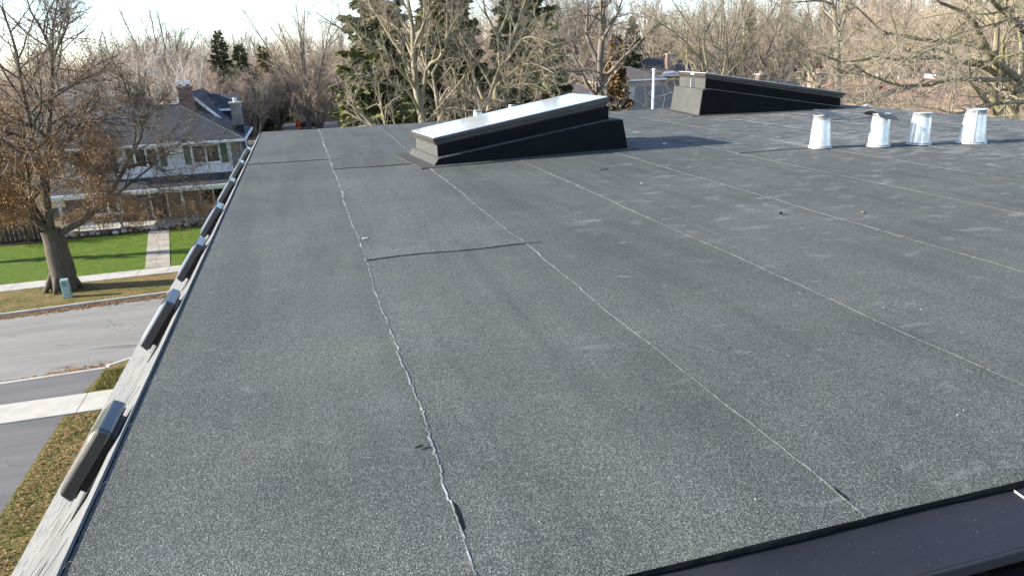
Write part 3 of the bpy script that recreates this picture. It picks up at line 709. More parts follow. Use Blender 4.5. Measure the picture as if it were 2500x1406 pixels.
MB().poly_prism([(-40, 27.0), (-8.4, 28.75), (-8.4, 28.9), (-40, 27.15)], -.2, -.055).build('kerb_stone', MT['concrete'], kb2)
# the cross street far behind, between the trees
sheet('back_street', [(-80, 128), (120, 118), (120, 131), (-80, 146)], -.10, MT['road'])
sheet('side_street', [(-14, 92), (-2, 92), (4, 132), (-22, 136)], -.11, MT['road'])
sheet('right_street', [(20, 44), (30, 42), (62, 128), (48, 130)], -.105, MT['road'])

# ================================================================ houses
def roof_hip(x0, x1, y0, y1, z, rz, rx0, rx1, ry, th=.16):
    """hip / gable roof shell with thickness; ridge from (rx0,ry) to (rx1,ry)"""
    b = [(x0, y0, z), (x1, y0, z), (x1, y1, z), (x0, y1, z), (rx0, ry, rz), (rx1, ry, rz)]
    t = [(p[0], p[1], p[2] + th) for p in b]
    mb = MB(); mb.add(b + t, [(6, 7, 11, 10), (8, 9, 10, 11), (7, 8, 11), (9, 6, 10), (0, 4, 5, 1), (2, 5, 4, 3), (1, 5, 2), (3, 4, 0),
                              (0, 1, 7, 6), (1, 2, 8, 7), (2, 3, 9, 8), (3, 0, 6, 9)])
    return mb
def window(parent, x0, x1, y, z0, z1, n=2, m='white', face=-1, fw=.09):
    """window in a wall that faces -y (face -1); frame with its panes as sub-parts"""
    fr = MB(); y0, y1 = (y - .07, y + .03)
    fr.box(x0, x0 + fw, y0, y1, z0, z1); fr.box(x1 - fw, x1, y0, y1, z0, z1); fr.box(x0 + fw, x1 - fw, y0, y1, z0, z0 + fw); fr.box(x0 + fw, x1 - fw, y0, y1, z1 - fw, z1)
    w = (x1 - x0) / n
    for k in range(1, n): fr.box(x0 + k * w - fw * .6, x0 + k * w + fw * .6, y0 + .005, y1, z0 + fw, z1 - fw)
    f = fr.build('window', MT[m], parent)
    for k in range(n): MB().box(x0 + k * w + fw * .7, x0 + (k + 1) * w - fw * .7, y0 + .03, y1 - .01, z0 + fw * .9, z1 - fw * .9).build('pane', MT['pane'], f)
    MB().box(x0 - .06, x1 + .06, y - .13, y - .001, z0 - .08, z0 - .002).build('sill', MT[m], f)
    return f

# ---- the white house across the street
H = empty('white_house', (-10.5, 57.6, 0), 'two storey white sided house with green shutters and porch across the street', 'house')
H.location = (0, 0, 0)
wx0, wx1, wy0, wy1 = -17.0, -4.75, 57.6, 66.4
MB().box(wx0, wx1, wy0, wy1, 0, 5.42).build('wall', MT['siding_white'], H)
MB().box(wx0 + .02, -5.301, wy0 - .03, wy0 - .001, .17, 2.52).build('porch_shade_wall', MT['porch_shade_brick'], H)  # dark panel added over the siding, standing in for shade under the porch
MB().box(-5.30, -4.70, 57.53, 57.60 - .002, 0, 5.38).box(-4.749, -4.69, 57.53, 64, 0, 5.38).build('corner_stonework', MT['stone_grey'], H)
rf = roof_hip(wx0 - .5, wx1 + .5, wy0 - .55, wy1 + .5, 5.44, 7.78, -13.2, -9.0, 62.0).build('roof', MT['roof_grey'], H)
MB().box(wx0 - .5, wx1 + .5, wy0 - .68, wy0 - .552, 5.40, 5.57).build('gutter', MT['white'], rf)
MB().box(wx1 + .502, wx1 + .60, wy0 - .6, wy1 + .5, 5.40, 5.57).build('gutter', MT['white'], rf)
MB().box(wx0 - .45, wx1 + .45, wy0 - .54, wy0 - .003, 5.405, 5.437).build('soffit', MT['soffit'], rf)
mb = MB()
for (a, b) in (((-9.0, 62.0, 7.95), (wx1 + .5, wy0 - .55, 5.61)), ((-13.2, 62.0, 7.95), (-9.0, 62.0, 7.95)), ((-13.2, 62.0, 7.95), (wx0 - .5, wy0 - .55, 5.61))): mb.bar(a, b, .055, 6)
mb.build('ridge_cap', MT['roof_grey'], rf)
ch = MB().box(-5.12, -4.42, 60.2, 60.9, 4.5, 7.92).build('chimney', MT['stone_grey'], H)
MB().box(-5.24, -4.30, 60.08, 61.02, 7.922, 8.04).build('chimney_cap', MT['concrete_new'], ch)
MB().lathe([(.13, 0), (.13, .2), (.17, .22), (.17, .28), (.02, .32)], 12, (-4.77, 60.55, 8.042)).build('chimney_pot', MT['galv'], ch)
MB().box(-5.2, -4.35, 60.12, 60.198, 5.7, 6.35).build('flashing', MT['black_metal'], ch)
for (x0, x1) in ((-8.05, -6.10), (-11.9, -10.3), (-15.3, -13.6)):
    window(H, x0, x1, wy0, 3.92, 5.28)
    for sx in (x0 - .52, x1 + .07): MB().box(sx, sx + .44, wy0 - .06, wy0 - .001, 3.88, 5.30).build('shutter', MT['shutter'], H)
# ground floor behind the porch
window(H, -7.95, -6.05, wy0, .75, 2.35, 2); window(H, -15.2, -13.3, wy0, .75, 2.35, 2)
dr = MB().box(-11.3, -10.3, wy0 - .06, wy0 - .001, .18, 2.28).build('door', MT['door'], H)
MB().bar((-10.42, wy0 - .10, 1.15), (-10.42, wy0 - .055, 1.15), .035, 8).build('handle', MT['galv'], dr)
MB().box(-11.42, -11.302, wy0 - .08, wy0 - .001, .18, 2.4).box(-10.298, -10.18, wy0 - .08, wy0 - .001, .18, 2.4).box(-11.42, -10.18, wy0 - .08, wy0 - .001, 2.402, 2.5).build('door_frame', MT['white'], H)
porch = MB().box(wx0 - .1, -4.8, 55.0, wy0 - .002, -.1, .16).build('porch_floor', MT['concrete'], H)
MB().box(-12.0, -9.5, 54.5, 54.998, -.1, .08).build('porch_step', MT['concrete'], H)
pr = MB().hexa([(wx0 - .2, 54.75, 2.62), (-4.6, 54.75, 2.62), (-4.6, wy0 - .001, 3.05), (wx0 - .2, wy0 - .001, 3.05)], [(wx0 - .2, 54.75, 2.74), (-4.6, 54.75, 2.74), (-4.6, wy0 - .001, 3.17), (wx0 - .2, wy0 - .001, 3.17)]).build('porch_roof', MT['roof_dark'], H)
MB().box(wx0 - .2, -4.6, 54.62, 54.748, 2.58, 2.74).build('gutter', MT['white'], pr)
MB().box(wx0 - .1, -4.7, 54.95, wy0 - .01, 2.53, 2.60).build('porch_ceiling', MT['soffit'], H)
MB().box(wx0 - .1, -4.7, 55.05, 55.2, 2.36, 2.529).build('porch_beam', MT['white'], H)
for cx in (-16.6, -13.0, -8.82, -5.0):
    c = MB().box(cx - .075, cx + .075, 55.05, 55.20, .162, 2.358).build('porch_column', MT['white'], H)
    MB().box(cx - .12, cx + .12, 55.0, 55.25, .1602, .30).build('column_base', MT['white'], c)
    for k in range(7):
        z = .45 + k * .28; mb = MB().bar((cx - .11, 55.03, z), (cx + .11, 55.03, z + .16), .022, 5); mb.build('vine', MT['needle_dark'], c)
# white garden rail with open rectangles
for (a, b) in ((-15.6, -13.3), (-8.3, -6.0)):
    rl = MB(); rl.box(a, b, 55.04, 55.09, .74, .80); rl.box(a, b, 55.04, 55.09, .26, .31)
    for k in range(9): x = a + (b - a) * k / 8; rl.box(x - .02, x + .02, 55.045, 55.085, .31, .74)
    rl.box(a, b, 55.045, 55.085, .505, .535); rl.build('porch_rail', MT['white'], H)
# bench on the porch
bn = empty('garden_bench', (-16.2, 54.4, .06), 'white slatted bench standing before the porch left of the path', 'bench')
MB().box(0, 1.6, 0, .45, .40, .44).build('seat', MT['white'], bn); MB().box(0, 1.6, .42, .46, .5, .85).build('backrest', MT['white'], bn)
for (x, y) in ((.05, .05), (1.5, .05), (.05, .4), (1.5, .4)): MB().box(x, x + .06, y, y + .06, 0, .398).build('leg', MT['white'], bn)

# ---- dark blue gabled house behind it
B = empty('blue_house', (0, 0, 0), 'dark blue gabled house with white rake boards and brick chimney behind the white house', 'house')
ax, az, gy0 = -9.35, 8.35, 72.0
lx, lz, rx_, rz_ = -14.6, 5.6, -6.3, 5.35
mb = MB(); mb.add([(lx, gy0, 0), (rx_, gy0, 0), (rx_, gy0, rz_), (ax, gy0, az), (lx, gy0, lz), (lx, 82, 0), (rx_, 82, 0), (rx_, 82, rz_), (ax, 82, az), (lx, 82, lz)],
                  [(0, 1, 2, 3, 4), (9, 8, 7, 6, 5), (1, 6, 7, 2), (5, 0, 4, 9)]); mb.build('wall', MT['siding_blue'], B)
ov = .35
def rslab(a, b, c, d, th): return MB().hexa([a, b, c, d], [(p[0], p[1], p[2] + th) for p in (a, b, c, d)])
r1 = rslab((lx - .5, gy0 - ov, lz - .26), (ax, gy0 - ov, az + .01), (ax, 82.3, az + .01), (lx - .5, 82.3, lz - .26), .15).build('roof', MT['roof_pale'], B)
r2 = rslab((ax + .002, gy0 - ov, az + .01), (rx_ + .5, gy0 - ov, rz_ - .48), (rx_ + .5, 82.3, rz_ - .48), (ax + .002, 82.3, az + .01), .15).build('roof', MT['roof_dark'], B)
for (p, q) in (((lx - .5, lz - .26), (ax, az + .01)), ((ax, az + .01), (rx_ + .5, rz_ - .48))):
    MB().hexa([(p[0], gy0 - ov - .06, p[1] - .20), (q[0], gy0 - ov - .06, q[1] - .20), (q[0], gy0 - ov - .002, q[1] - .20), (p[0], gy0 - ov - .002, p[1] - .20)],
              [(p[0], gy0 - ov - .06, p[1] + .14), (q[0], gy0 - ov - .06, q[1] + .14), (q[0], gy0 - ov - .002, q[1] + .14), (p[0], gy0 - ov - .002, p[1] + .14)]).build('rake_board', MT['white'], B)
cb = MB().box(-10.15, -9.0, 70.6, 71.55, 0, 8.95).build('chimney', MT['brick_red'], B)
MB().box(-10.25, -8.9, 70.5, 71.65, 8.952, 9.1).build('chimney_cap', MT['brick_peach'], cb)
for cx in (-9.95, -9.3): MB().lathe([(.17, 0), (.17, .12)], 10, (cx, 71.0, 9.102)).build('flue_tile', MT['brick_red'], cb); MB().box(cx - .22, cx + .22, 70.8, 71.2, 9.225, 9.55).build('chimney_pot', MT['white'], cb)
MB().box(-8.9, -5.9, 76, 84, 0, 6.55).build('side_wing', MT['siding_blue'], B)
wr = rslab((-9.3, 75.6, 6.72), (-5.7, 75.6, 6.60), (-5.7, 80, 7.75), (-9.3, 80, 7.87), .14).build('wing_roof', MT['roof_dark'], B)
MB().box(-9.3, -5.7, 75.5, 75.598, 6.52, 6.74).build('fascia', MT['white'], B)
for k in range(4): MB().box(-11.6 + k * .45, -11.35 + k * .45, 74.5, 74.9, 7.45 + k * .23, 7.62 + k * .23).build('roof_vent', MT['black_metal'], r1)

def plain_house(name, label, x0, x1, y0, y1, wh, rz, rx0, rx1, wallm, roofm, wins=(), chims=(), ov=.45, gutters=True):
    e = empty(name, (0, 0, 0), label, 'house')
    MB().box(x0, x1, y0, y1, 0, wh).build('wall', MT[wallm], e)
    ry = (y0 + y1) / 2
    r = roof_hip(x0 - ov, x1 + ov, y0 - ov, y1 + ov, wh + .02, rz, rx0, rx1, ry).build('roof', MT[roofm], e)
    if gutters: MB().box(x0 - ov, x1 + ov, y0 - ov - .12, y0 - ov - .002, wh - .02, wh + .15).build('gutter', MT['white'], e)
    for (a, b, c, d, k) in wins: window(e, a, b, y0, c, d, k)
    for (cx, cy, w, zt, m, capm) in chims:
        c = MB().box(cx - w / 2, cx + w / 2, cy - w * .4, cy + w * .4, wh, zt).build('chimney', MT[m], e)
        MB().box(cx - w / 2 - .07, cx + w / 2 + .07, cy - w * .4 - .07, cy + w * .4 + .07, zt + .002, zt + .13).build('chimney_cap', MT[capm], c)
        MB().lathe([(w * .2, 0), (w * .2, .25), (w * .26, .27), (w * .26, .33)], 10, (cx, cy, zt + .132)).build('chimney_pot', MT['brick_peach'], c)
    return e
plain_house('taupe_house', 'low taupe roofed house with a slim lit chimney behind the left maple', -27, -13.6, 78, 90, 4.6, 7.8, -23, -16, 'siding_beige', 'roof_taupe', [(-20, -18.4, 1.2, 2.6, 2)], [(-15.25, 80.5, .75, 8.35, 'brick_red', 'white_dull')])
plain_house('grey_roof_house', 'pale grey roofed house far behind at the left', -31, -19, 98, 110, 5.2, 8.9, -28, -22, 'siding_beige', 'roof_pale', [(-26, -24, 1.2, 2.6, 2)])
b_h = plain_house('brown_roof_house', 'house with a wide red brown roof behind the flues at right', 33.2, 55.0, 38.5, 51.0, 4.9, 7.95, 38.5, 50.0, 'siding_white', 'roof_brown', [(37, 39, 1.4, 2.8, 2), (43, 45.5, 1.4, 2.8, 3)])
c0 = Vector((44.1, 44.75, 0)); rot_ = Matrix.Rotation(R(-35), 3, 'Z')
for ch in list(b_h.children): ch.location = c0 - rot_ @ c0; ch.rotation_euler = (0, 0, R(-35))
gw = MB(); gw.add([(30.6, 37.0, 0), (34.6, 37.0, 0), (34.6, 37.0, 6.35), (32.6, 37.0, 7.15), (30.6, 37.0, 6.35), (30.6, 44, 0), (34.6, 44, 0), (34.6, 44, 6.35), (32.6, 44, 7.15), (30.6, 44, 6.35)], [(0, 1, 2, 3, 4), (9, 8, 7, 6, 5), (1, 6, 7, 2), (5, 0, 4, 9)])
gw.build('front_gable', MT['siding_beige'], b_h)
for (p, q) in (((30.2, 6.15), (32.6, 7.2)), ((32.6, 7.2), (35.0, 6.15))):
    rslab((p[0], 36.6, p[1]), (q[0], 36.6, q[1]), (q[0], 44.2, q[1]), (p[0], 44.2, p[1]), .1).build('gable_roof', MT['roof_brown'], b_h)
    MB().hexa([(p[0], 36.5, p[1] - .16), (q[0], 36.5, q[1] - .16), (q[0], 36.598, q[1] - .16), (p[0], 36.598, p[1] - .16)], [(p[0], 36.5, p[1] + .13), (q[0], 36.5, q[1] + .13), (q[0], 36.598, q[1] + .13), (p[0], 36.598, p[1] + .13)]).build('rake_board', MT['white'], b_h)
plain_house('brick_chimney_house', 'low house with a peach brick chimney behind the far skylight', 42, 56, 60, 72, 4.0, 6.4, 46, 52, 'brick_peach', 'roof_taupe', [(45, 47, 1.2, 2.5, 2)], [(49.5, 62.5, 1.5, 7.9, 'brick_peach', 'concrete')])
plain_house('white_chimney_house', 'house with three white chimneys just above the brown roof', 64, 84, 74, 86, 3.8, 5.6, 69, 79, 'siding_white', 'roof_taupe', [(68, 70, 1.2, 2.5, 2)], [(69.6, 75.6, 1.6, 6.9, 'white', 'white_dull'), (72.6, 76, .9, 6.8, 'white', 'white_dull'), (77.5, 75.6, 2.2, 6.6, 'white', 'brick_peach')])
plain_house('cream_house', 'low cream house with a shallow roof behind the nearest skylight', 24.5, 31.0, 70, 79, 6.6, 7.3, 27, 29, 'siding_white', 'roof_taupe', [(26, 28, 1.2, 2.5, 2)])
plain_house('beige_house', 'beige two storey house between the tall bare tree and the white pole', 36.5, 42.5, 82, 92, 7.2, 8.6, 38.5, 40.5, 'siding_beige', 'roof_taupe', [(37.5, 39, 4.6, 6, 2), (40, 41.5, 4.6, 6, 2)])
plain_house('blue_grey_roof_house', 'low house with a blue grey roof beside the white pole', 28.5, 38, 60, 70, 5.4, 7.3, 31, 36, 'siding_white', 'roof_grey', [(31, 33, 3.2, 4.6, 2)])
plain_house('tall_chimney_house', 'distant house with a pale brick chimney above the white pole', 46, 58, 96, 106, 7.0, 9.3, 50, 54, 'brick_peach', 'roof_taupe', [(48, 50, 4.4, 5.8, 2)], [(51.8, 97.5, 1.4, 9.9, 'brick_peach', 'white_dull')])
plain_house('small_chimney_house', 'distant house with a stubby brick chimney behind the far skylight', 52, 64, 80, 90, 4.4, 6.6, 56, 60, 'siding_beige', 'roof_grey', [(54, 56, 1.4, 2.8, 2)], [(56.4, 82, 1.1, 7.2, 'brick_red', 'white_dull')])

# ---------------------------------------------------------------- street things
ped = empty('utility_box', (-12.35, 39.15, 0), 'pale green utility pedestal standing by the maple trunk', 'utility box'); ped.scale = (.85, .85, .95)
MB().box(-.24, .24, -.16, .16, 0, .14).build('plinth', MT['utility'], ped, bevel=.01)
MB().hexa([(-.21, -.14, .142), (.21, -.14, .142), (.21, .14, .142), (-.21, .14, .142)], [(-.21, -.14, .96), (.21, -.14, .96), (.21, .14, 1.02), (-.21, .14, 1.02)]).build('cabinet', MT['utility'], ped, bevel=.02)
mb = MB()
for k in range(6): mb.box(-.15, .15, -.148, -.1405, .62 + k * .045, .64 + k * .045)
mb.build('louvre', MT['shutter'], ped)
pl = empty('white_pole', (26.3, 52, 0), 'slim white pole standing between the two skylights', 'pole')
MB().bar((0, 0, 0), (0, 0, 9.3), .12, 10, .10).build('shaft', MT['pole_white'], pl, smooth=True); MB().lathe([(.15, 0), (.17, .06), (.02, .14)], 10, (0, 0, 9.3)).build('pole_cap', MT['pole_white'], pl)
lp = empty('street_lamp', (25.4, 45, 0), 'white arched street lamp head showing just left of the far skylight', 'street lamp')
MB().bar((0, 0, 0), (-.05, 0, 8.6), .10, 10, .07).build('shaft', MT['pole_white'], lp, smooth=True)
arm = MB(); q = [(-.05, 0, 8.6), (-.35, 0, 8.95), (-.75, 0, 9.22), (-1.2, 0, 9.36)]
for a, b in zip(q[:-1], q[1:]): arm.bar(a, b, .055, 8)
arm.build('arm', MT['pole_white'], lp)
MB().hexa([(-1.95, -.14, 9.24), (-1.15, -.10, 9.28), (-1.15, .10, 9.28), (-1.95, .14, 9.24)], [(-1.8, -.09, 9.40), (-1.2, -.06, 9.43), (-1.2, .06, 9.43), (-1.8, .09, 9.40)]).build('lamp_head', MT['white'], lp, bevel=.03)
def make_car(loc, rz, m, label):
    e = empty('parked_car', loc, label, 'car', 'cars on the cross street'); e.rotation_euler = (0, 0, rz)
    prof = [(-2.2, .35), (-2.25, .75), (-1.9, .95), (-1.2, 1.0), (-.7, 1.42), (.7, 1.45), (1.35, 1.05), (2.1, .92), (2.25, .6), (2.2, .35)]
    n = len(prof); V = [(x, -.86 if z < 1.1 else -.66, z) for x, z in prof] + [(x, .86 if z < 1.1 else .66, z) for x, z in prof]
    F = [tuple(range(n)), tuple(range(n, 2*n))[::-1]] + [(i, n + i, n + (i+1) % n, (i+1) % n) for i in range(n)]
    mb = MB(); mb.add(V, F); mb.build('body', m, e, bevel=.05)
    for s in (-1, 1):
        mb = MB(); y = s * .80; mb.hexa([(-1.0, y - .02, 1.02), (1.2, y - .02, 1.04), (1.2, y + .02, 1.04), (-1.0, y + .02, 1.02)], [(-.66, s * .70 - .02, 1.36), (.66, s * .70 - .02, 1.38), (.66, s * .70 + .02, 1.38), (-.66, s * .70 + .02, 1.36)]); mb.build('side_window', MT['pane'], e)
        for x in (-1.4, 1.4): w = MB().bar((x, s * .72, .33), (x, s * .90, .33), .33, 14).build('wheel', MT['tyre'], e); MB().bar((x, s * .901, .33), (x, s * .915, .33), .19, 10).build('rim', MT['car_silver'], w)
        MB().box(2.16, 2.24, s * .6 - .15, s * .6 + .15, .62, .76).build('headlight', MT['white'], e)
    return e
make_car((1.2, 126.5, -.09), R(172), MT['car_dark'], 'dark car on the cross street right of the orange sign')
make_car((-7.2, 133, -.09), R(-6), MT['car_silver'], 'pale car on the cross street right of the stone chimney')
sg = empty('roadwork_sign', (-.6, 124.5, -.1), 'orange diamond roadwork sign on the cross street above the roof edge', 'sign'); sg.scale = (.6, .6, .75)
MB().bar((0, 0, 0), (0, 0, 1.0), .05, 6).build('stand', MT['galv'], sg)
mb = MB(); mb.hexa([(0, -.03, .9), (.8, -.03, 1.7), (0, -.03, 2.5), (-.8, -.03, 1.7)], [(0, .03, .9), (.8, .03, 1.7), (0, .03, 2.5), (-.8, .03, 1.7)]); mb.build('sign_plate', MT['orange'], sg)
MB().box(-.5, .5, -.05, .05, .35, .8).build('warning_board', MT['orange'], sg)
bn2 = empty('roadwork_barrel', (11.5, 122, -.1), 'orange roadwork drum beside the spruce above the roof edge', 'barrel')
MB().lathe([(.38, 0), (.36, .4), (.32, .9), (.28, 1.1), (.1, 1.12)], 14).build('drum', MT['orange'], bn2, smooth=True); MB().lathe([(.365, .45), (.35, .62)], 14).build('reflective_band', MT['white'], bn2)
br = empty('roadwork_barrier', (-14.6, 138, -.1), 'orange and yellow roadwork barrier beside the stone chimney', 'barrier')
for k in range(4): MB().box(0, 3.4, -.05, .05, .5 + k * .8, .98 + k * .8).build('rail', MT['orange' if k % 2 else 'yellow'], br)
for x in (.2, 3.0): MB().box(x, x + .12, .06, .18, 0, 3.5).build('post', MT['galv'], br)

# board fence by the left edge of the white house
fn = empty('board_fence', (-23, 54.2, 0), 'weathered board fence at the left edge of the lawn', 'fence')
for k in range(22): MB().box(k * .28, k * .28 + .24, 0, .03, .05, 1.65 + .05 * random.random()).build('board', MT['fence_wood'], fn)
MB().box(0, 6.1, .032, .09, .4, .5).build('rail', MT['fence_wood'], fn); MB().box(0, 6.1, .032, .09, 1.2, 1.3).build('rail', MT['fence_wood'], fn)

# rocks in the flower bed
def rock(x, y, s, lb):
    bm = bmesh.new(); bmesh.ops.create_icosphere(bm, subdivisions=2, radius=1)
    for v in bm.verts: v.co *= .8 + .35 * random.random(); v.co.z *= .65
    me = bpy.data.meshes.new('garden_rock'); bm.to_mesh(me); bm.free(); me.materials.append(MT['rock'])
    o = link('garden_rock', me, None, (x, y, .05 + s * .3)); o.scale = (s, s * .8, s); o.rotation_euler = (0, 0, random.random() * 6)
    tag(o, lb, 'rock', 'stones in the flower bed')
for k in range(13):
    rock(-16.5 + k * .52 + random.random() * .3, 53.55 + random.random() * .6, .12 + .16 * random.random(), 'rounded stone in the flower bed left of the garden path')
for k in range(7): rock(-8.9 + k * .6 + random.random() * .3, 54.2 + random.random() * .5, .12 + .14 * random.random(), 'rounded stone in the flower bed right of the garden path')

# fallen leaves and verge grass nobody could count
def scatter_quads(n, fx, smin, smax, m, name, lift=.01, flat=.5):
    P = np.array([fx() for _ in range(n)]); s = (smin + (smax - smin) * rng.random(n))[:, None]
    a = rng.random(n) * 6.283; u = np.stack([np.cos(a), np.sin(a), (rng.random(n) - .5) * flat], 1); v = np.stack([-np.sin(a), np.cos(a), (rng.random(n) - .5) * flat], 1)
    P[:, 2] += lift + s[:, 0] * flat * .5
    verts = np.stack([P - u * s, P - v * s * .5, P + u * s, P + v * s * .5], 1).reshape(-1, 3)
    return np_mesh(name, verts, np.arange(4 * n).reshape(-1, 4), m)
def along_far():
    x = -30 + 31 * rng.random(); return (x, kerb_y(x) - abs(rng.normal(0, .22)) - .02, -.12)
def along_near():
    x = -24 + 17 * rng.random(); return (x, 28.75 + .08 * (x + 8) + rng.normal(0, .22) + (.35 * rng.random() if -10.5 < x < -8.2 else 0), -.12)
def verge_pts(leafy=True):
    while True:
        x = -8.7 + 7 * rng.random(); y = 12 + 12.7 * rng.random()
        if x < -5: return (x, y, .035 + .05 * rng.random() if leafy else 0)
def vstrip(): return (-8.3 + 3.5 * rng.random(), 26.55 + 1.8 * rng.random(), 0)
def vfar():
    x = -28 + 26 * rng.random(); return (x, kerb_y(x) + .3 + 2.6 * rng.random(), 0)
def lawnp(): return (-26 + 22 * rng.random(), 43 + 10.5 * rng.random(), .01)
for (n, f, a, b, lb, nm) in ((6500, along_far, .05, .11, 'fallen leaves along the far kerb', 'fallen_leaves'), (4200, along_near, .05, .11, 'fallen leaves along the near kerb', 'fallen_leaves'),
                         (2300, verge_pts, .03, .075, 'fallen leaves on the near verge', 'fallen_leaves'), (700, vstrip, .04, .09, 'fallen leaves on the strip by the near kerb', 'fallen_leaves'),
                         (700, vfar, .04, .09, 'fallen leaves under the maple by the far kerb', 'fallen_leaves'), (260, lawnp, .05, .1, 'sparse fallen leaves on the green lawn', 'fallen_leaves')):
    tag(link(nm, scatter_quads(n, f, a, b, MT['litter'], nm)), lb, 'leaves', kind='stuff')
def blades(n, f, h, name, lb, m, w=.012):
    P = np.array([f() for _ in range(n)]); a = rng.random(n) * 6.283; hh = h * (.5 + rng.random(n))
    d = np.stack([np.cos(a), np.sin(a), np.zeros(n)], 1); l = np.stack([rng.normal(0, .5, n), rng.normal(0, .5, n), np.ones(n)], 1) * hh[:, None]
    verts = np.stack([P - d * w, P + d * w, P + l], 1).reshape(-1, 3)
    tag(link(name, np_mesh(name, verts, np.arange(3 * n).reshape(-1, 3), m)), lb, 'grass', kind='stuff')
blades(13000, lambda: verge_pts(False), .045, 'grass', 'short grass with leaves on the near verge', MT['grass_blade'])
blades(9000, vstrip, .10, 'grass', 'dry grass on the strip by the near kerb', MT['grass_blade'])

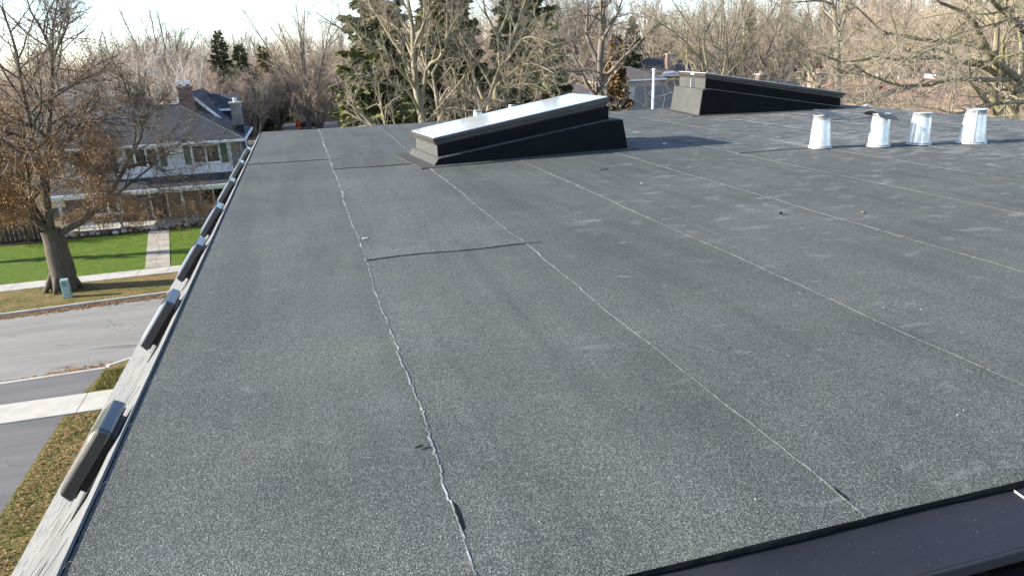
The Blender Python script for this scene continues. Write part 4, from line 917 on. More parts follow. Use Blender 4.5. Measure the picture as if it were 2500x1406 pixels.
# ================================================================ trees
SKELETONS = {
  'maple': [
    ([(-12.96,40.8,-0.15),(-12.84,40.8,1.01),(-12.85,40.8,2.32),(-12.95,40.8,3.2)],0.6,0.4),
    ([(-12.95,40.8,3.2),(-13.44,40.64,3.72),(-13.52,40.49,4.47),(-13.73,40.33,5.28),(-13.92,40.17,6.0),(-14.29,40.01,6.63),(-14.74,39.86,7.55),(-14.87,39.7,8.89)],0.26,0.05),
    ([(-13.1,40.8,3.53),(-13.57,41.2,4.45),(-13.66,41.59,5.43),(-13.61,41.99,6.47),(-13.57,42.38,7.8),(-13.66,42.78,8.8)],0.2,0.05),
    ([(-12.9,40.8,3.19),(-12.8,40.85,4.86),(-12.48,40.9,6.47),(-12.04,40.95,7.93),(-11.87,41.0,8.74),(-11.42,41.04,10.5),(-11.23,41.09,11.31),(-11.31,41.14,12.42),(-11.71,41.19,13.56),(-11.79,41.24,14.43)],0.3,0.04),
    ([(-11.15,40.8,11.31),(-10.78,41.13,12.09),(-10.25,41.46,13.13),(-10.33,41.79,13.7),(-10.11,42.12,14.48)],0.1,0.03),
    ([(-11.15,40.8,11.31),(-10.68,40.36,12.85),(-10.24,39.92,13.66),(-10.02,39.48,14.44)],0.09,0.03),
    ([(-12.85,40.8,4.04),(-12.61,40.36,6.55),(-12.41,39.92,9.58),(-12.26,39.48,10.65),(-12.04,39.04,11.87),(-12.01,38.6,13.17),(-12.03,38.16,14.02)],0.22,0.04),
    ([(-12.01,40.8,7.86),(-11.68,40.33,7.9),(-11.01,39.86,8.2),(-10.3,39.39,8.41),(-9.51,38.91,8.55),(-8.57,38.44,8.38),(-7.33,37.97,8.31),(-6.56,37.5,8.4)],0.13,0.03),
    ([(-11.82,40.8,8.64),(-11.54,41.24,9.67),(-10.52,41.68,10.29),(-9.56,42.12,10.7),(-9.08,42.56,11.13),(-8.78,43.0,11.82)],0.12,0.03),
    ([(-12.8,40.8,2.75),(-12.48,40.66,3.05),(-11.6,40.53,3.34),(-10.7,40.39,3.96),(-10.18,40.26,4.43),(-9.28,40.12,5.38),(-8.96,39.99,5.91),(-8.33,39.85,6.8),(-7.79,39.72,7.46),(-7.46,39.58,8.35),(-7.32,39.45,9.01),(-7.23,39.31,9.36),(-7.03,39.18,10.16),(-6.83,39.04,10.77)],0.24,0.03),
    ([(-7.69,40.8,8.26),(-7.87,40.51,8.98),(-7.88,40.21,9.76),(-7.96,39.92,10.27)],0.07,0.02),
    ([(-7.69,40.8,8.26),(-7.06,41.02,8.9),(-6.64,41.24,9.34),(-6.32,41.46,9.61)],0.07,0.02),
    ([(-9.15,40.8,5.81),(-8.16,40.25,6.14),(-7.16,39.7,5.94),(-5.99,39.15,5.62),(-5.0,38.6,5.42)],0.05,0.012),
    ([(-8.53,40.8,6.7),(-7.42,40.36,7.21),(-6.18,39.92,7.38),(-4.82,39.48,7.13),(-3.67,39.04,6.8)],0.045,0.012),
    ([(-10.32,40.8,4.34),(-10.58,41.39,5.64),(-10.34,41.97,6.6),(-10.66,42.56,7.61)],0.08,0.02),
    ([(-13.49,40.8,3.7),(-13.91,39.85,4.32),(-14.16,38.89,4.93),(-14.42,37.94,5.33)],0.12,0.03),
    ([(-12.45,40.8,6.48),(-11.43,39.77,6.75),(-10.22,38.75,7.08),(-9.14,37.72,6.94)],0.1,0.02),
    ([(-12.57,40.8,5.88),(-11.33,39.33,5.81),(-10.1,37.87,5.74),(-8.95,36.4,5.51)],0.1,0.02),
  ],
  'near_a': [
    ([(4.8,30.0,8.35),(4.68,30.0,8.99),(4.61,30.0,9.69),(4.45,30.0,10.16),(4.58,30.0,10.84),(4.61,30.0,11.78),(4.69,30.0,12.33),(4.54,30.0,12.87),(4.54,30.0,13.41),(4.52,30.0,14.12)],0.27,0.06),
    ([(4.45,30.0,10.16),(4.36,30.22,10.7),(3.9,30.44,11.54),(3.25,30.66,12.75),(2.94,30.88,13.32),(2.55,31.1,13.88)],0.13,0.03),
    ([(4.61,30.0,9.69),(4.08,29.56,10.34),(3.31,29.12,11.03),(2.4,28.68,11.62),(1.79,28.24,11.96),(0.88,27.8,12.56)],0.11,0.02),
    ([(4.74,30.0,8.71),(4.19,29.34,9.62),(3.36,28.68,9.98),(2.74,28.02,10.13),(2.17,27.36,10.38),(1.27,26.7,10.4)],0.1,0.02),
    ([(4.82,30.0,9.29),(4.91,29.78,9.88),(5.13,29.56,10.63),(5.46,29.34,10.81),(5.78,29.12,11.54),(5.84,28.9,12.61),(5.94,28.68,13.63)],0.13,0.03),
    ([(4.61,30.0,11.78),(4.29,30.44,12.35),(4.1,30.88,13.2),(4.01,31.32,13.89)],0.1,0.03),
    ([(4.61,30.0,11.29),(4.91,29.56,11.94),(5.15,29.12,12.63),(5.25,28.68,13.47)],0.09,0.03),
    ([(4.58,30.0,10.84),(4.17,30.71,12.0),(3.7,31.43,12.41),(3.22,32.15,12.99),(2.76,32.86,13.86)],0.09,0.02),
  ],
  'near_c': [
    ([(5.81,31.5,8.13),(5.78,31.5,8.21),(5.74,31.5,8.97),(5.57,31.5,9.68),(5.52,31.5,10.13),(6.08,31.5,10.95),(6.44,31.5,11.97),(6.64,31.5,13.13)],0.18,0.03),
    ([(5.74,31.5,8.97),(6.09,30.91,9.59),(6.36,30.33,9.68),(6.67,29.74,9.37)],0.07,0.02),
    ([(5.83,31.5,8.34),(6.33,32.09,8.91),(6.63,32.67,9.72),(6.61,33.26,10.35)],0.08,0.02),
    ([(5.52,31.5,10.13),(5.32,32.09,10.82),(5.39,32.67,11.63),(5.86,33.26,12.46)],0.08,0.02),
  ],
  'near_b': [
    ([(7.6,29.0,8.58),(7.63,29.0,8.67),(7.63,29.0,9.35),(7.88,29.0,10.38),(8.21,29.0,11.02),(8.65,29.0,12.02),(8.97,29.0,12.7),(9.19,29.0,13.36)],0.22,0.04),
    ([(7.22,29.0,8.6),(7.18,28.87,9.04),(7.59,28.75,9.83),(7.79,28.62,10.67),(7.69,28.5,11.58),(7.29,28.37,12.12),(7.1,28.25,12.89),(7.01,28.12,13.52)],0.19,0.04),
    ([(7.75,29.0,9.53),(8.58,28.65,9.98),(9.25,28.3,10.48),(10.16,27.94,11.13),(10.79,27.59,11.51),(11.16,27.24,11.72)],0.12,0.02),
    ([(7.21,29.0,8.94),(7.0,29.26,9.65),(6.8,29.53,10.42),(6.55,29.79,11.27),(6.5,30.06,12.12),(6.51,30.32,13.05)],0.11,0.02),
    ([(7.88,29.0,10.38),(8.61,29.5,11.11),(9.31,29.99,11.81),(10.28,30.48,12.43),(11.56,30.98,12.73)],0.09,0.02),
    ([(8.09,29.0,10.56),(8.55,28.05,11.45),(8.93,27.09,11.42),(9.27,26.14,11.13)],0.06,0.02),
    ([(7.83,29.0,11.59),(8.34,29.29,12.41),(8.55,29.59,12.97),(8.76,29.88,13.67)],0.09,0.02),
    ([(7.31,29.0,8.98),(7.61,28.18,9.34),(7.99,27.35,9.77),(8.42,26.52,9.82),(8.85,25.7,9.52)],0.06,0.02),
    ([(7.97,29.0,10.09),(8.39,27.95,10.46),(8.56,26.91,10.55),(8.69,25.87,10.39),(8.7,24.82,10.23)],0.06,0.02),
  ],
  'tall': [
    ([(20.29,48.0,7.52),(20.26,48.0,7.96),(20.19,48.0,9.38),(20.13,48.0,10.03),(20.24,48.0,10.99),(20.35,48.0,12.04),(20.41,48.0,13.08),(20.22,48.0,14.11),(20.19,48.0,15.12),(20.15,48.0,16.61)],0.42,0.1),
    ([(20.09,48.0,10.14),(20.0,48.15,10.46),(19.58,48.29,11.22),(19.4,48.44,12.18),(19.52,48.59,13.38),(19.64,48.73,14.68),(19.64,48.88,16.21)],0.24,0.07),
    ([(20.3,48.0,11.2),(20.36,47.74,11.77),(20.66,47.47,12.38),(21.12,47.21,13.28),(21.29,46.94,14.02),(21.56,46.68,14.99)],0.2,0.05),
    ([(20.35,48.0,12.56),(19.36,47.17,13.05),(18.17,46.35,13.03),(17.01,45.52,12.72),(15.95,44.7,12.38)],0.09,0.02),
    ([(19.28,48.0,13.1),(19.05,48.59,13.65),(18.68,49.17,14.11),(18.32,49.76,15.03)],0.1,0.03),
    ([(20.89,48.0,12.39),(21.88,48.88,13.04),(23.21,49.76,13.27),(24.33,50.64,13.19)],0.08,0.02),
    ([(20.19,48.0,9.38),(19.22,47.12,9.59),(17.83,46.24,9.61),(16.37,45.36,9.58)],0.09,0.02),
    ([(20.13,48.0,10.03),(19.7,48.73,10.31),(19.38,49.47,9.94),(19.23,50.2,9.61)],0.08,0.02),
    ([(20.25,48.0,9.06),(20.31,47.28,9.76),(20.58,46.57,10.54),(21.14,45.85,10.93),(21.74,45.14,10.65)],0.09,0.02),
  ],
  'stems_a': [
    ([(20.05,34.0,9.34),(19.97,34.0,9.73),(19.87,34.0,10.51),(19.5,34.0,11.18),(19.07,34.0,11.99),(18.33,34.0,12.78),(17.82,34.0,13.42)],0.16,0.03),
    ([(20.31,34.0,9.33),(20.34,34.15,9.72),(20.17,34.29,10.31),(20.14,34.44,11.27),(20.22,34.59,12.46),(20.37,34.73,13.17),(20.46,34.88,14.11)],0.14,0.03),
    ([(19.95,34.0,10.07),(18.99,33.67,10.91),(17.91,33.34,11.62),(16.67,33.01,12.22),(15.78,32.68,12.53)],0.08,0.02),
    ([(19.8,34.0,9.74),(19.34,34.44,10.33),(18.89,34.88,10.64),(18.16,35.32,10.96),(17.52,35.76,11.47)],0.07,0.02),
    ([(19.88,34.0,11.27),(20.11,33.63,12.18),(20.29,33.27,12.79),(20.34,32.9,13.57)],0.08,0.02),
  ],
  'stems_b': [
    ([(21.31,34.5,9.28),(21.4,34.63,9.57),(21.48,34.76,10.46),(21.58,34.9,11.97),(21.52,35.03,13.17),(21.48,35.16,14.12)],0.13,0.03),
    ([(21.6,34.5,9.27),(21.61,34.5,9.56),(21.78,34.5,10.45),(22.16,34.5,11.7),(22.43,34.5,12.65),(22.49,34.5,13.36),(22.61,34.5,14.05)],0.15,0.03),
    ([(22.31,34.5,9.24),(22.19,34.28,9.4),(22.43,34.06,10.42),(23.12,33.84,11.65),(23.58,33.62,12.58),(23.8,33.4,13.39)],0.14,0.03),
    ([(23.25,34.5,9.1),(23.47,34.76,9.23),(24.35,35.03,10.36),(25.42,35.29,10.74),(26.91,35.56,11.62),(28.01,35.82,12.12)],0.11,0.03),
    ([(22.09,34.5,9.45),(21.35,34.01,10.46),(20.23,33.51,10.87),(19.66,33.02,11.71),(18.74,32.52,12.38)],0.08,0.02),
    ([(22.72,34.5,10.42),(22.94,35.16,11.7),(23.65,35.82,12.71),(24.57,36.48,13.63)],0.09,0.02),
    ([(23.98,34.5,10.37),(24.06,34.13,11.25),(24.42,33.77,12.19),(24.3,33.4,13.02)],0.08,0.02),
  ],
  'pale': [
    ([(37.43,45.0,6.97),(37.34,45.0,7.67),(37.09,45.0,9.59),(36.92,45.0,10.93),(36.69,45.0,12.05),(36.41,45.0,13.03),(35.9,45.0,13.87),(35.64,45.0,15.25)],0.4,0.12),
    ([(36.5,45.0,12.9),(35.94,44.56,13.26),(34.59,44.12,13.57),(32.86,43.68,13.5),(31.03,43.24,13.38)],0.16,0.03),
    ([(36.82,45.0,11.72),(37.41,45.44,12.51),(38.24,45.88,13.38),(38.9,46.32,14.39)],0.17,0.04),
    ([(37.08,45.0,9.72),(35.35,44.34,10.05),(33.17,43.68,10.69),(31.01,43.02,12.03),(29.56,42.36,12.99)],0.1,0.02),
    ([(37.04,45.0,9.99),(38.21,45.73,10.84),(39.58,46.47,11.57),(41.24,47.2,12.39)],0.13,0.03),
    ([(37.09,45.0,9.59),(37.52,43.9,9.44),(38.14,42.8,9.95),(38.71,41.7,10.3)],0.1,0.02),
  ],
  'spread': [
    ([(16.82,14.0,8.74),(16.54,14.0,9.15),(16.25,14.0,9.44),(15.99,14.0,9.84),(15.97,14.0,10.21),(16.03,14.0,10.61),(16.01,14.0,11.0),(15.76,14.0,11.77),(15.59,14.0,12.39)],0.19,0.05),
    ([(17.2,14.0,8.69),(17.37,14.37,9.17),(17.78,14.73,9.56),(18.24,15.1,10.11),(18.39,15.47,10.98),(18.41,15.83,11.86),(18.59,16.2,12.6)],0.18,0.05),
    ([(18.33,14.0,8.56),(18.07,14.0,9.12),(17.97,14.0,9.36),(17.65,14.0,10.15),(17.44,14.0,10.7),(17.24,14.0,11.23),(16.96,14.0,12.01)],0.24,0.06),
    ([(18.07,14.0,9.12),(16.84,13.84,9.86),(16.02,13.67,10.21),(15.32,13.51,10.5),(14.85,13.34,10.89),(14.28,13.18,11.31),(13.75,13.01,11.5),(13.1,12.84,11.63),(12.45,12.68,11.81)],0.15,0.03),
    ([(17.44,14.0,10.7),(16.08,13.45,11.08),(14.84,12.9,11.42),(13.93,12.35,11.57),(12.85,11.8,11.82)],0.14,0.04),
    ([(16.88,14.0,10.01),(15.84,13.56,9.99),(14.49,13.12,10.06),(13.37,12.68,10.11),(12.33,12.24,10.08),(11.33,11.8,10.11),(10.41,11.36,10.27),(9.69,10.92,10.41),(9.0,10.48,10.6)],0.085,0.02),
    ([(16.1,14.0,10.1),(15.44,13.72,10.29),(14.43,13.45,10.45),(13.49,13.18,10.56),(12.74,12.9,10.61),(11.89,12.62,10.57),(11.19,12.35,10.66),(10.15,12.07,10.59),(9.52,11.8,10.69)],0.1,0.015),
    ([(15.66,14.0,10.7),(14.83,13.91,10.87),(13.74,13.81,10.93),(12.92,13.72,11.07),(12.33,13.62,11.15),(11.97,13.53,11.32),(11.63,13.43,11.51),(11.2,13.34,11.7)],0.09,0.015),
    ([(17.97,14.0,9.36),(15.96,13.03,9.51),(14.04,12.06,9.63),(12.37,11.1,9.66),(10.92,10.13,9.7),(9.65,9.16,9.84)],0.075,0.02),
    ([(17.84,14.0,9.14),(17.29,14.15,9.52),(17.12,14.29,9.69),(16.62,14.44,10.18),(16.11,14.59,10.93),(15.75,14.73,11.56),(15.69,14.88,12.09)],0.14,0.04),
    ([(15.02,14.0,10.43),(13.48,13.21,10.75),(12.25,12.42,10.67),(10.96,11.62,10.52),(9.93,10.83,10.29),(8.89,10.04,10.02)],0.05,0.012),
    ([(13.44,14.0,9.95),(11.77,12.61,9.93),(10.13,11.21,9.92),(8.69,9.82,10.02)],0.035,0.012),
    ([(15.13,14.0,11.55),(14.81,14.33,11.53),(14.49,14.66,11.45),(14.14,14.99,11.37),(13.98,15.32,11.3)],0.06,0.012),
    ([(17.24,14.0,11.23),(15.93,13.38,11.36),(14.63,12.77,11.26),(13.38,12.15,11.15),(12.14,11.54,11.03),(11.02,10.92,10.8)],0.05,0.012),
  ],
}
def unit(a): return a / (np.linalg.norm(a, axis=-1, keepdims=True) + 1e-9)
def smooth_line(P, n):
    P = np.array(P, float); k = len(P)
    d = np.concatenate([[0], np.cumsum(np.linalg.norm(np.diff(P, axis=0), axis=1))]); d /= d[-1]
    T = np.zeros_like(P); T[1:-1] = (P[2:] - P[:-2]) / (d[2:] - d[:-2])[:, None]; T[0] = (P[1] - P[0]) / (d[1] - d[0]); T[-1] = (P[-1] - P[-2]) / (d[-1] - d[-2])
    out = []
    for s in np.linspace(0, 1, n):
        i = min(k - 2, max(0, int(np.searchsorted(d, s) - 1))); h = d[i+1] - d[i]; t = (s - d[i]) / h
        out.append((2*t**3 - 3*t**2 + 1) * P[i] + (t**3 - 2*t**2 + t) * h * T[i] + (-2*t**3 + 3*t**2) * P[i+1] + (t**3 - t**2) * h * T[i+1])
    return np.array(out)
def tubes(pts, rad, sides):
    """pts (N,n,3), rad (N,n) -> verts, quad faces"""
    Nn, n, _ = pts.shape
    tan = unit(np.gradient(pts, axis=1))
    ref = np.where(np.abs(tan[..., 2:3]) < .9, np.array([0, 0, 1.0]), np.array([1.0, 0, 0]))
    u = unit(np.cross(tan, ref)); w = np.cross(tan, u)
    a = np.arange(sides) * 2 * np.pi / sides
    ring = pts[:, :, None, :] + rad[:, :, None, None] * (np.cos(a)[None, None, :, None] * u[:, :, None, :] + np.sin(a)[None, None, :, None] * w[:, :, None, :])
    verts = ring.reshape(-1, 3)
    b = (np.arange(Nn) * n * sides)[:, None, None] + (np.arange(n - 1) * sides)[None, :, None]; i = np.arange(sides)[None, None, :]; j = (np.arange(sides) + 1)[None, None, :] % sides
    f = np.stack([b + i, b + j, b + sides + j, b + sides + i], -1).reshape(-1, 4)
    return verts, f
def sprout(g, pts, rad, k, lo, hi, ang, asd, ln, lsd, nseg, r_ratio, r_end, wob_, upw, rmin=.003, abslen=False):
    """children on every parent branch; ln = length as share of the parent's length (or metres)"""
    Nn, n, _ = pts.shape
    s = (np.arange(k)[None, :] + g.random((Nn, k))) / k; s = lo + (hi - lo) * s
    x = s * (n - 1); i = np.minimum(x.astype(int), n - 2); f = (x - i)[..., None]; row = np.arange(Nn)[:, None]
    p0 = pts[row, i] * (1 - f) + pts[row, i + 1] * f; r0 = rad[row, i] * (1 - f[..., 0]) + rad[row, i + 1] * f[..., 0]
    tan = unit(pts[row, i + 1] - pts[row, i])
    az = np.arange(k)[None, :] * 2.399 + g.random((Nn, 1)) * 6.283 + g.normal(0, .5, (Nn, k)); th = np.radians(ang + asd * g.normal(0, 1, (Nn, k)))
    ref = np.where(np.abs(tan[..., 2:3]) < .9, np.array([0, 0, 1.0]), np.array([1.0, 0, 0])); u = unit(np.cross(tan, ref)); w = np.cross(tan, u)
    d = tan * np.cos(th)[..., None] + (u * np.cos(az)[..., None] + w * np.sin(az)[..., None]) * np.sin(th)[..., None]
    plen = np.linalg.norm(np.diff(pts, axis=1), axis=2).sum(1)[:, None]
    L = (ln if abslen else ln * plen * (1.15 - .65 * s)) * np.exp(lsd * g.normal(0, 1, (Nn, k)))
    p = p0.reshape(-1, 3); d = d.reshape(-1, 3); L = L.reshape(-1); r0 = np.maximum(r0.reshape(-1) * r_ratio, rmin)
    out = [p]; step = (L / nseg)[:, None]
    for q in range(nseg):
        d = unit(d + g.normal(0, wob_, d.shape) + np.array([0, 0, upw])); p = p + d * step; out.append(p)
    P = np.stack(out, 1); tt = np.linspace(0, 1, nseg + 1)[None, :]
    Rr = r0[:, None] * (1 - tt) + np.maximum(r0 * r_end, rmin * .5)[:, None] * tt
    return P, Rr
def leaf_quads(g, P, size, spread, n):
    idx = g.integers(0, len(P), n); q = P[idx] + g.normal(0, spread, (n, 3)); s = (size * (.6 + .8 * g.random(n)))[:, None]
    u = unit(g.normal(0, 1, (n, 3))); v = unit(np.cross(u, g.normal(0, 1, (n, 3))))
    verts = np.stack([q - u * s, q - v * s * .55, q + u * s, q + v * s * .55], 1).reshape(-1, 3)
    return verts, np.arange(4 * n).reshape(-1, 4)
def join(parts):
    off = 0; V = []; F = []
    for v, f in parts: V.append(v); F.append(f + off); off += len(v)
    return np.concatenate(V), np.concatenate(F)

def build_tree(name, g, limbs, levels, barkm, twigm, leaf=None):
    """limbs: list of (pts, r0, r1). levels: dicts for sprout, the last one or two go to the twig mesh. returns list of (part, mesh)"""
    arrs = []
    for pts, r0, r1 in limbs:
        n = 14; p = smooth_line(pts, n); t = np.linspace(0, 1, n); r = r0 * (1 - t) ** .9 + r1 * t; arrs.append((p[None], r[None]))
    P = np.concatenate([a[0] for a in arrs]); Rd = np.concatenate([a[1] for a in arrs])
    j = g.normal(0, 1, P.shape); j[:, 0] = 0; j[0] *= .15; P = P + j * Rd[..., None] * .16
    trunk = [tubes(P[:1], Rd[:1] * 1.0, 12)]; branches = [tubes(P[1:], Rd[1:], 8)] if len(P) > 1 else []; twigs = []
    cur, cr = P, Rd; ends = []
    for li, lv in enumerate(levels):
        lv = dict(lv); to = lv.pop('to', 'branch'); sides = lv.pop('sides', 4); frm = lv.pop('skip_trunk', False)
        src, sr = (cur[1:], cr[1:]) if frm else (cur, cr)
        cp, cR = sprout(g, src, sr, **lv)
        (branches if to == 'branch' else twigs).append(tubes(cp, cR, sides)); cur, cr = cp, cR
        ends.append(cp)
    parts = [('trunk', np_mesh('trunk', *trunk[0], barkm, True))]
    if branches: parts.append(('branches', np_mesh('branches', *join(branches), barkm, True)))
    if twigs: parts.append(('twigs', np_mesh('twigs', *join(twigs), twigm)))
    if leaf:
        n, size, spread, m, lvl = leaf
        pool = ends[lvl].reshape(-1, 3)
        if isinstance(m, tuple):
            m, zmax = m; w = np.clip((zmax - pool[:, 2]) / zmax, .02, 1) ** 1.3 * np.where(pool[:, 2] < 5.0, np.clip(1.3 - pool[:, 0] / 9, .1, 1), np.clip(1.3 - pool[:, 0] / 4.2, .06, 1)); keep = g.random(len(pool)) < w; pool = pool[keep]
        parts.append(('leaves', np_mesh('leaves', *leaf_quads(g, pool, size, spread, n), m)))
    return parts
def place_tree(name, parts, loc, label, group=None, rz=0, sc=1, cat='tree'):
    e = empty(name, loc, label, cat, group); e.rotation_euler = (0, 0, rz); e.scale = (sc, sc, sc) if not isinstance(sc, tuple) else sc
    for pn, me in parts:
        o = link(pn, me, e)
        if pn in ('twigs', 'leaves', 'needles'): o['kind'] = 'stuff'
    return e
B1 = lambda k, ang=42, ln=.42, **kw: dict(dict(k=k, lo=.22, hi=.98, ang=ang, asd=12, ln=ln, lsd=.25, nseg=6, r_ratio=.62, r_end=.25, wob_=.13, upw=.06, rmin=.010, sides=5), **kw)
B2 = lambda k, ang=44, ln=.45, **kw: dict(dict(k=k, lo=.15, hi=.98, ang=ang, asd=14, ln=ln, lsd=.3, nseg=4, r_ratio=.6, r_end=.3, wob_=.16, upw=.05, rmin=.006, sides=4), **kw)
T1 = lambda k, ang=42, ln=.5, **kw: dict(dict(k=k, lo=.1, hi=1, ang=ang, asd=15, ln=ln, lsd=.35, nseg=3, r_ratio=.6, r_end=.4, wob_=.18, upw=.04, rmin=.0045, sides=3, to='twig'), **kw)
T2 = lambda k, ang=40, ln=.5, **kw: dict(dict(k=k, lo=.1, hi=1, ang=ang, asd=15, ln=ln, lsd=.35, nseg=2, r_ratio=.65, r_end=.4, wob_=.2, upw=.03, rmin=.0035, sides=3, to='twig'), **kw)

def localise(sk, drop=True):
    L = [([tuple(p) for p in pts], a, b) for pts, a, b in SKELETONS[sk]]
    b0 = np.array(L[0][0][0]); base = np.array([b0[0], b0[1], 0.0])
    out = []
    for i, (pts, a, b) in enumerate(L):
        q = [np.array(p) - base for p in pts]
        if drop and (i == 0 or pts[0][2] < L[0][0][0][2] + .35):          # stems that start behind the roof reach the ground
            foot = np.array([q[0][0] * .55, q[0][1] * .55, -.15]); q = [foot, foot * .4 + q[0] * .6 * np.array([1, 1, .55]) + 0 * foot] + q
            a = a * 1.35
        out.append((q, a * (.9 if i == 0 else .70), b * .6))
    return tuple(base), out

# --- maple across the street, still holding brown leaves low down
g = np.random.default_rng(11)
base, L = localise('maple', False)
L[0] = ([np.array([.05, 0, -.2])] + L[0][0][1:], .66, .46)
pm = build_tree('maple', g, L, [B1(14, 50, .46, skip_trunk=True, upw=.03), B2(9, 48, .5), T1(6, 46, .55, upw=-.02, nseg=2), T2(2, 42, .6, upw=-.04, nseg=1)], MT['bark_dark'], MT['twig_brown'], (50000, .042, .16, (MT['leaf_brown'], 13.5), 2))
fl = MB()
for k in range(7):
    a = k * .9; fl.bar((.92 * math.cos(a), .92 * math.sin(a), -.10), (.36 * math.cos(a) + .03, .36 * math.sin(a), .85), .09, 7, .22)
mt = place_tree('maple_tree', pm, base, 'big forked tree with brown leaves in front of the white house'); fl.build('root_flare', MT['bark_dark'], mt, smooth=True)

def skel_tree(sk, seed, name, label, levels, bm_, tm, leaf=None, group=None):
    g = np.random.default_rng(seed); base, L = localise(sk)
    return place_tree(name, build_tree(name, g, L, levels, bm_, tm, leaf), base, label, group)
PALE = [B1(9, 40, .34, skip_trunk=False), B2(7, 44, .45), T1(5, 42, .5), T2(4, 40, .5)]
skel_tree('near_a', 21, 'bare_tree', 'bare sunlit tree with leaning trunk just behind the roof edge, left of the nearest skylight', PALE, MT['bark_pale'], MT['twig_pale'])
skel_tree('near_c', 22, 'bare_tree', 'slender crooked bare tree right beside the leaning one behind the roof edge', PALE, MT['bark_pale'], MT['twig_pale'])
skel_tree('near_b', 23, 'bare_tree', 'bare tree with several stems rising behind the glass of the nearest skylight', PALE, MT['bark_pale'], MT['twig_pale'])
skel_tree('tall', 24, 'bare_tree', 'tall bare tree with a forked thick trunk behind the high end of the nearest skylight', [B1(9, 46, .30), B2(7, 46, .48), T1(6, 44, .5), T2(3, nseg=1)], MT['bark_grey'], MT['twig_brown'])
skel_tree('stems_a', 25, 'bare_tree', 'bare many stemmed tree rising behind the left end of the far skylight', PALE, MT['bark_pale'], MT['twig_pale'])
skel_tree('stems_b', 26, 'bare_tree', 'bare many stemmed tree fanning out over the middle of the far skylight', PALE, MT['bark_pale'], MT['twig_pale'])
skel_tree('pale', 27, 'bare_tree', 'bare tree with a straight pale trunk right of the far skylight', [B1(9, 46, .32), B2(7, 46, .48), T1(5, 44, .5), T2(3, nseg=1)], MT['bark_pale'], MT['twig_pale'])
skel_tree('spread', 28, 'bare_tree', 'large mossy bare tree reaching long branches in from the right edge', [B1(9, 44, .22, rmin=.007, wob_=.16), B2(6, 48, .5, rmin=.0045), T1(5, 46, .55, rmin=.003), T2(3, rmin=.0022, nseg=1)], MT['bark_lichen'], MT['twig_pale'], (9, .06, .05, MT['leaf_gold'], 2))

# --- generic winter trees, several templates copied about
def vase(seed, h, stems, spread_, r, fork=.28):
    g = np.random.default_rng(seed); L = [([(0, 0, -.2), (0, 0, h * .1), (.1 * g.normal(), .1 * g.normal(), h * fork)], r, r * .8)]
    for k in range(stems):
        a = 2 * math.pi * k / stems + g.normal() * .3; s = spread_ * (.6 + .5 * g.random()); top = h * (.8 + .2 * g.random())
        L.append(([(0, 0, h * fork * (.7 + .3 * g.random())), (s * .25 * math.cos(a), s * .25 * math.sin(a), h * (fork + .16)), (s * .6 * math.cos(a), s * .6 * math.sin(a), h * .68), (s * .95 * math.cos(a + .1), s * .95 * math.sin(a + .1), top)], r * .55, r * .1))
    L.append(([(0, 0, h * fork * .9), (.15, .1, h * .55), (.1, -.2, h * .8), (.2, .1, h)], r * .6, r * .08))
    return L
def column(seed, h, r):
    g = np.random.default_rng(seed); L = [([(0, 0, -.2), (.05, 0, h * .3), (.15 * g.normal(), .15 * g.normal(), h * .65), (.2 * g.normal(), .2 * g.normal(), h)], r, r * .12)]
    for k in range(11):
        z = h * (.25 + .06 * k); a = k * 2.4 + g.normal() * .3; s = h * (.30 - .016 * k)
        L.append(([(0, 0, z), (s * .45 * math.cos(a), s * .45 * math.sin(a), z + s * .35), (s * math.cos(a), s * math.sin(a), z + s * .9)], r * (.42 - .02 * k), .02))
    return L
TPL = {}
gg = lambda s: np.random.default_rng(s)
TPL['vase_pink'] = build_tree('t', gg(41), vase(41, 13, 7, 5.0, .26, .16), [B1(8, 34, .36, upw=.1), B2(8, 36, .45, upw=.08), T1(7, 36, .5, upw=.06, rmin=.006), T2(4, 36, .5, rmin=.005, nseg=1)], MT['bark_grey'], MT['twig_pink'])
TPL['round_pink'] = build_tree('t', gg(42), vase(42, 10, 9, 4.8, .2, .08), [B1(9, 38, .34, upw=.06), B2(8, 40, .45, upw=.05), T1(7, 38, .5, rmin=.006), T2(4, 38, .5, rmin=.005, nseg=1)], MT['bark_grey'], MT['twig_pink'])
TPL['tall_grey'] = build_tree('t', gg(43), column(43, 18, .30), [B1(8, 44, .40, upw=.08), B2(7, 42, .48), T1(6, 40, .5, rmin=.006), T2(3, rmin=.005, nseg=1)], MT['bark_grey'], MT['twig_grey'])
TPL['vase_tall'] = build_tree('t', gg(44), vase(44, 18, 6, 6.0, .34, .3), [B1(8, 38, .36, upw=.08), B2(7, 40, .46), T1(6, 40, .5, rmin=.006), T2(3, rmin=.005, nseg=1)], MT['bark_grey'], MT['twig_brown'])
TPL['birch'] = build_tree('t', gg(45), vase(45, 13, 4, 3.4, .20, .05), [B1(8, 36, .34, upw=.06, rmin=.02), B2(6, 40, .45, rmin=.01), T1(5, 40, .5, upw=-.02, rmin=.006), T2(3, upw=-.05, rmin=.005, nseg=1)], MT['bark_birch'], MT['twig_pink'])
TPL['shrub'] = build_tree('t', gg(46), vase(46, 3.2, 9, 1.8, .05, .02), [B1(6, 36, .4, rmin=.008), B2(6, 40, .5, rmin=.005), T1(5, 40, .5, rmin=.004)], MT['twig_brown'], MT['twig_brown'])
TPL['shrub_leafy'] = build_tree('t', gg(47), vase(47, 1.5, 9, 1.1, .03, .02), [B1(6, 40, .5, rmin=.006), B2(5, 44, .5, rmin=.004), T1(4, 40, .5, rmin=.003)], MT['twig_brown'], MT['twig_brown'], (1400, .04, .07, MT['leaf_brown'], 1))

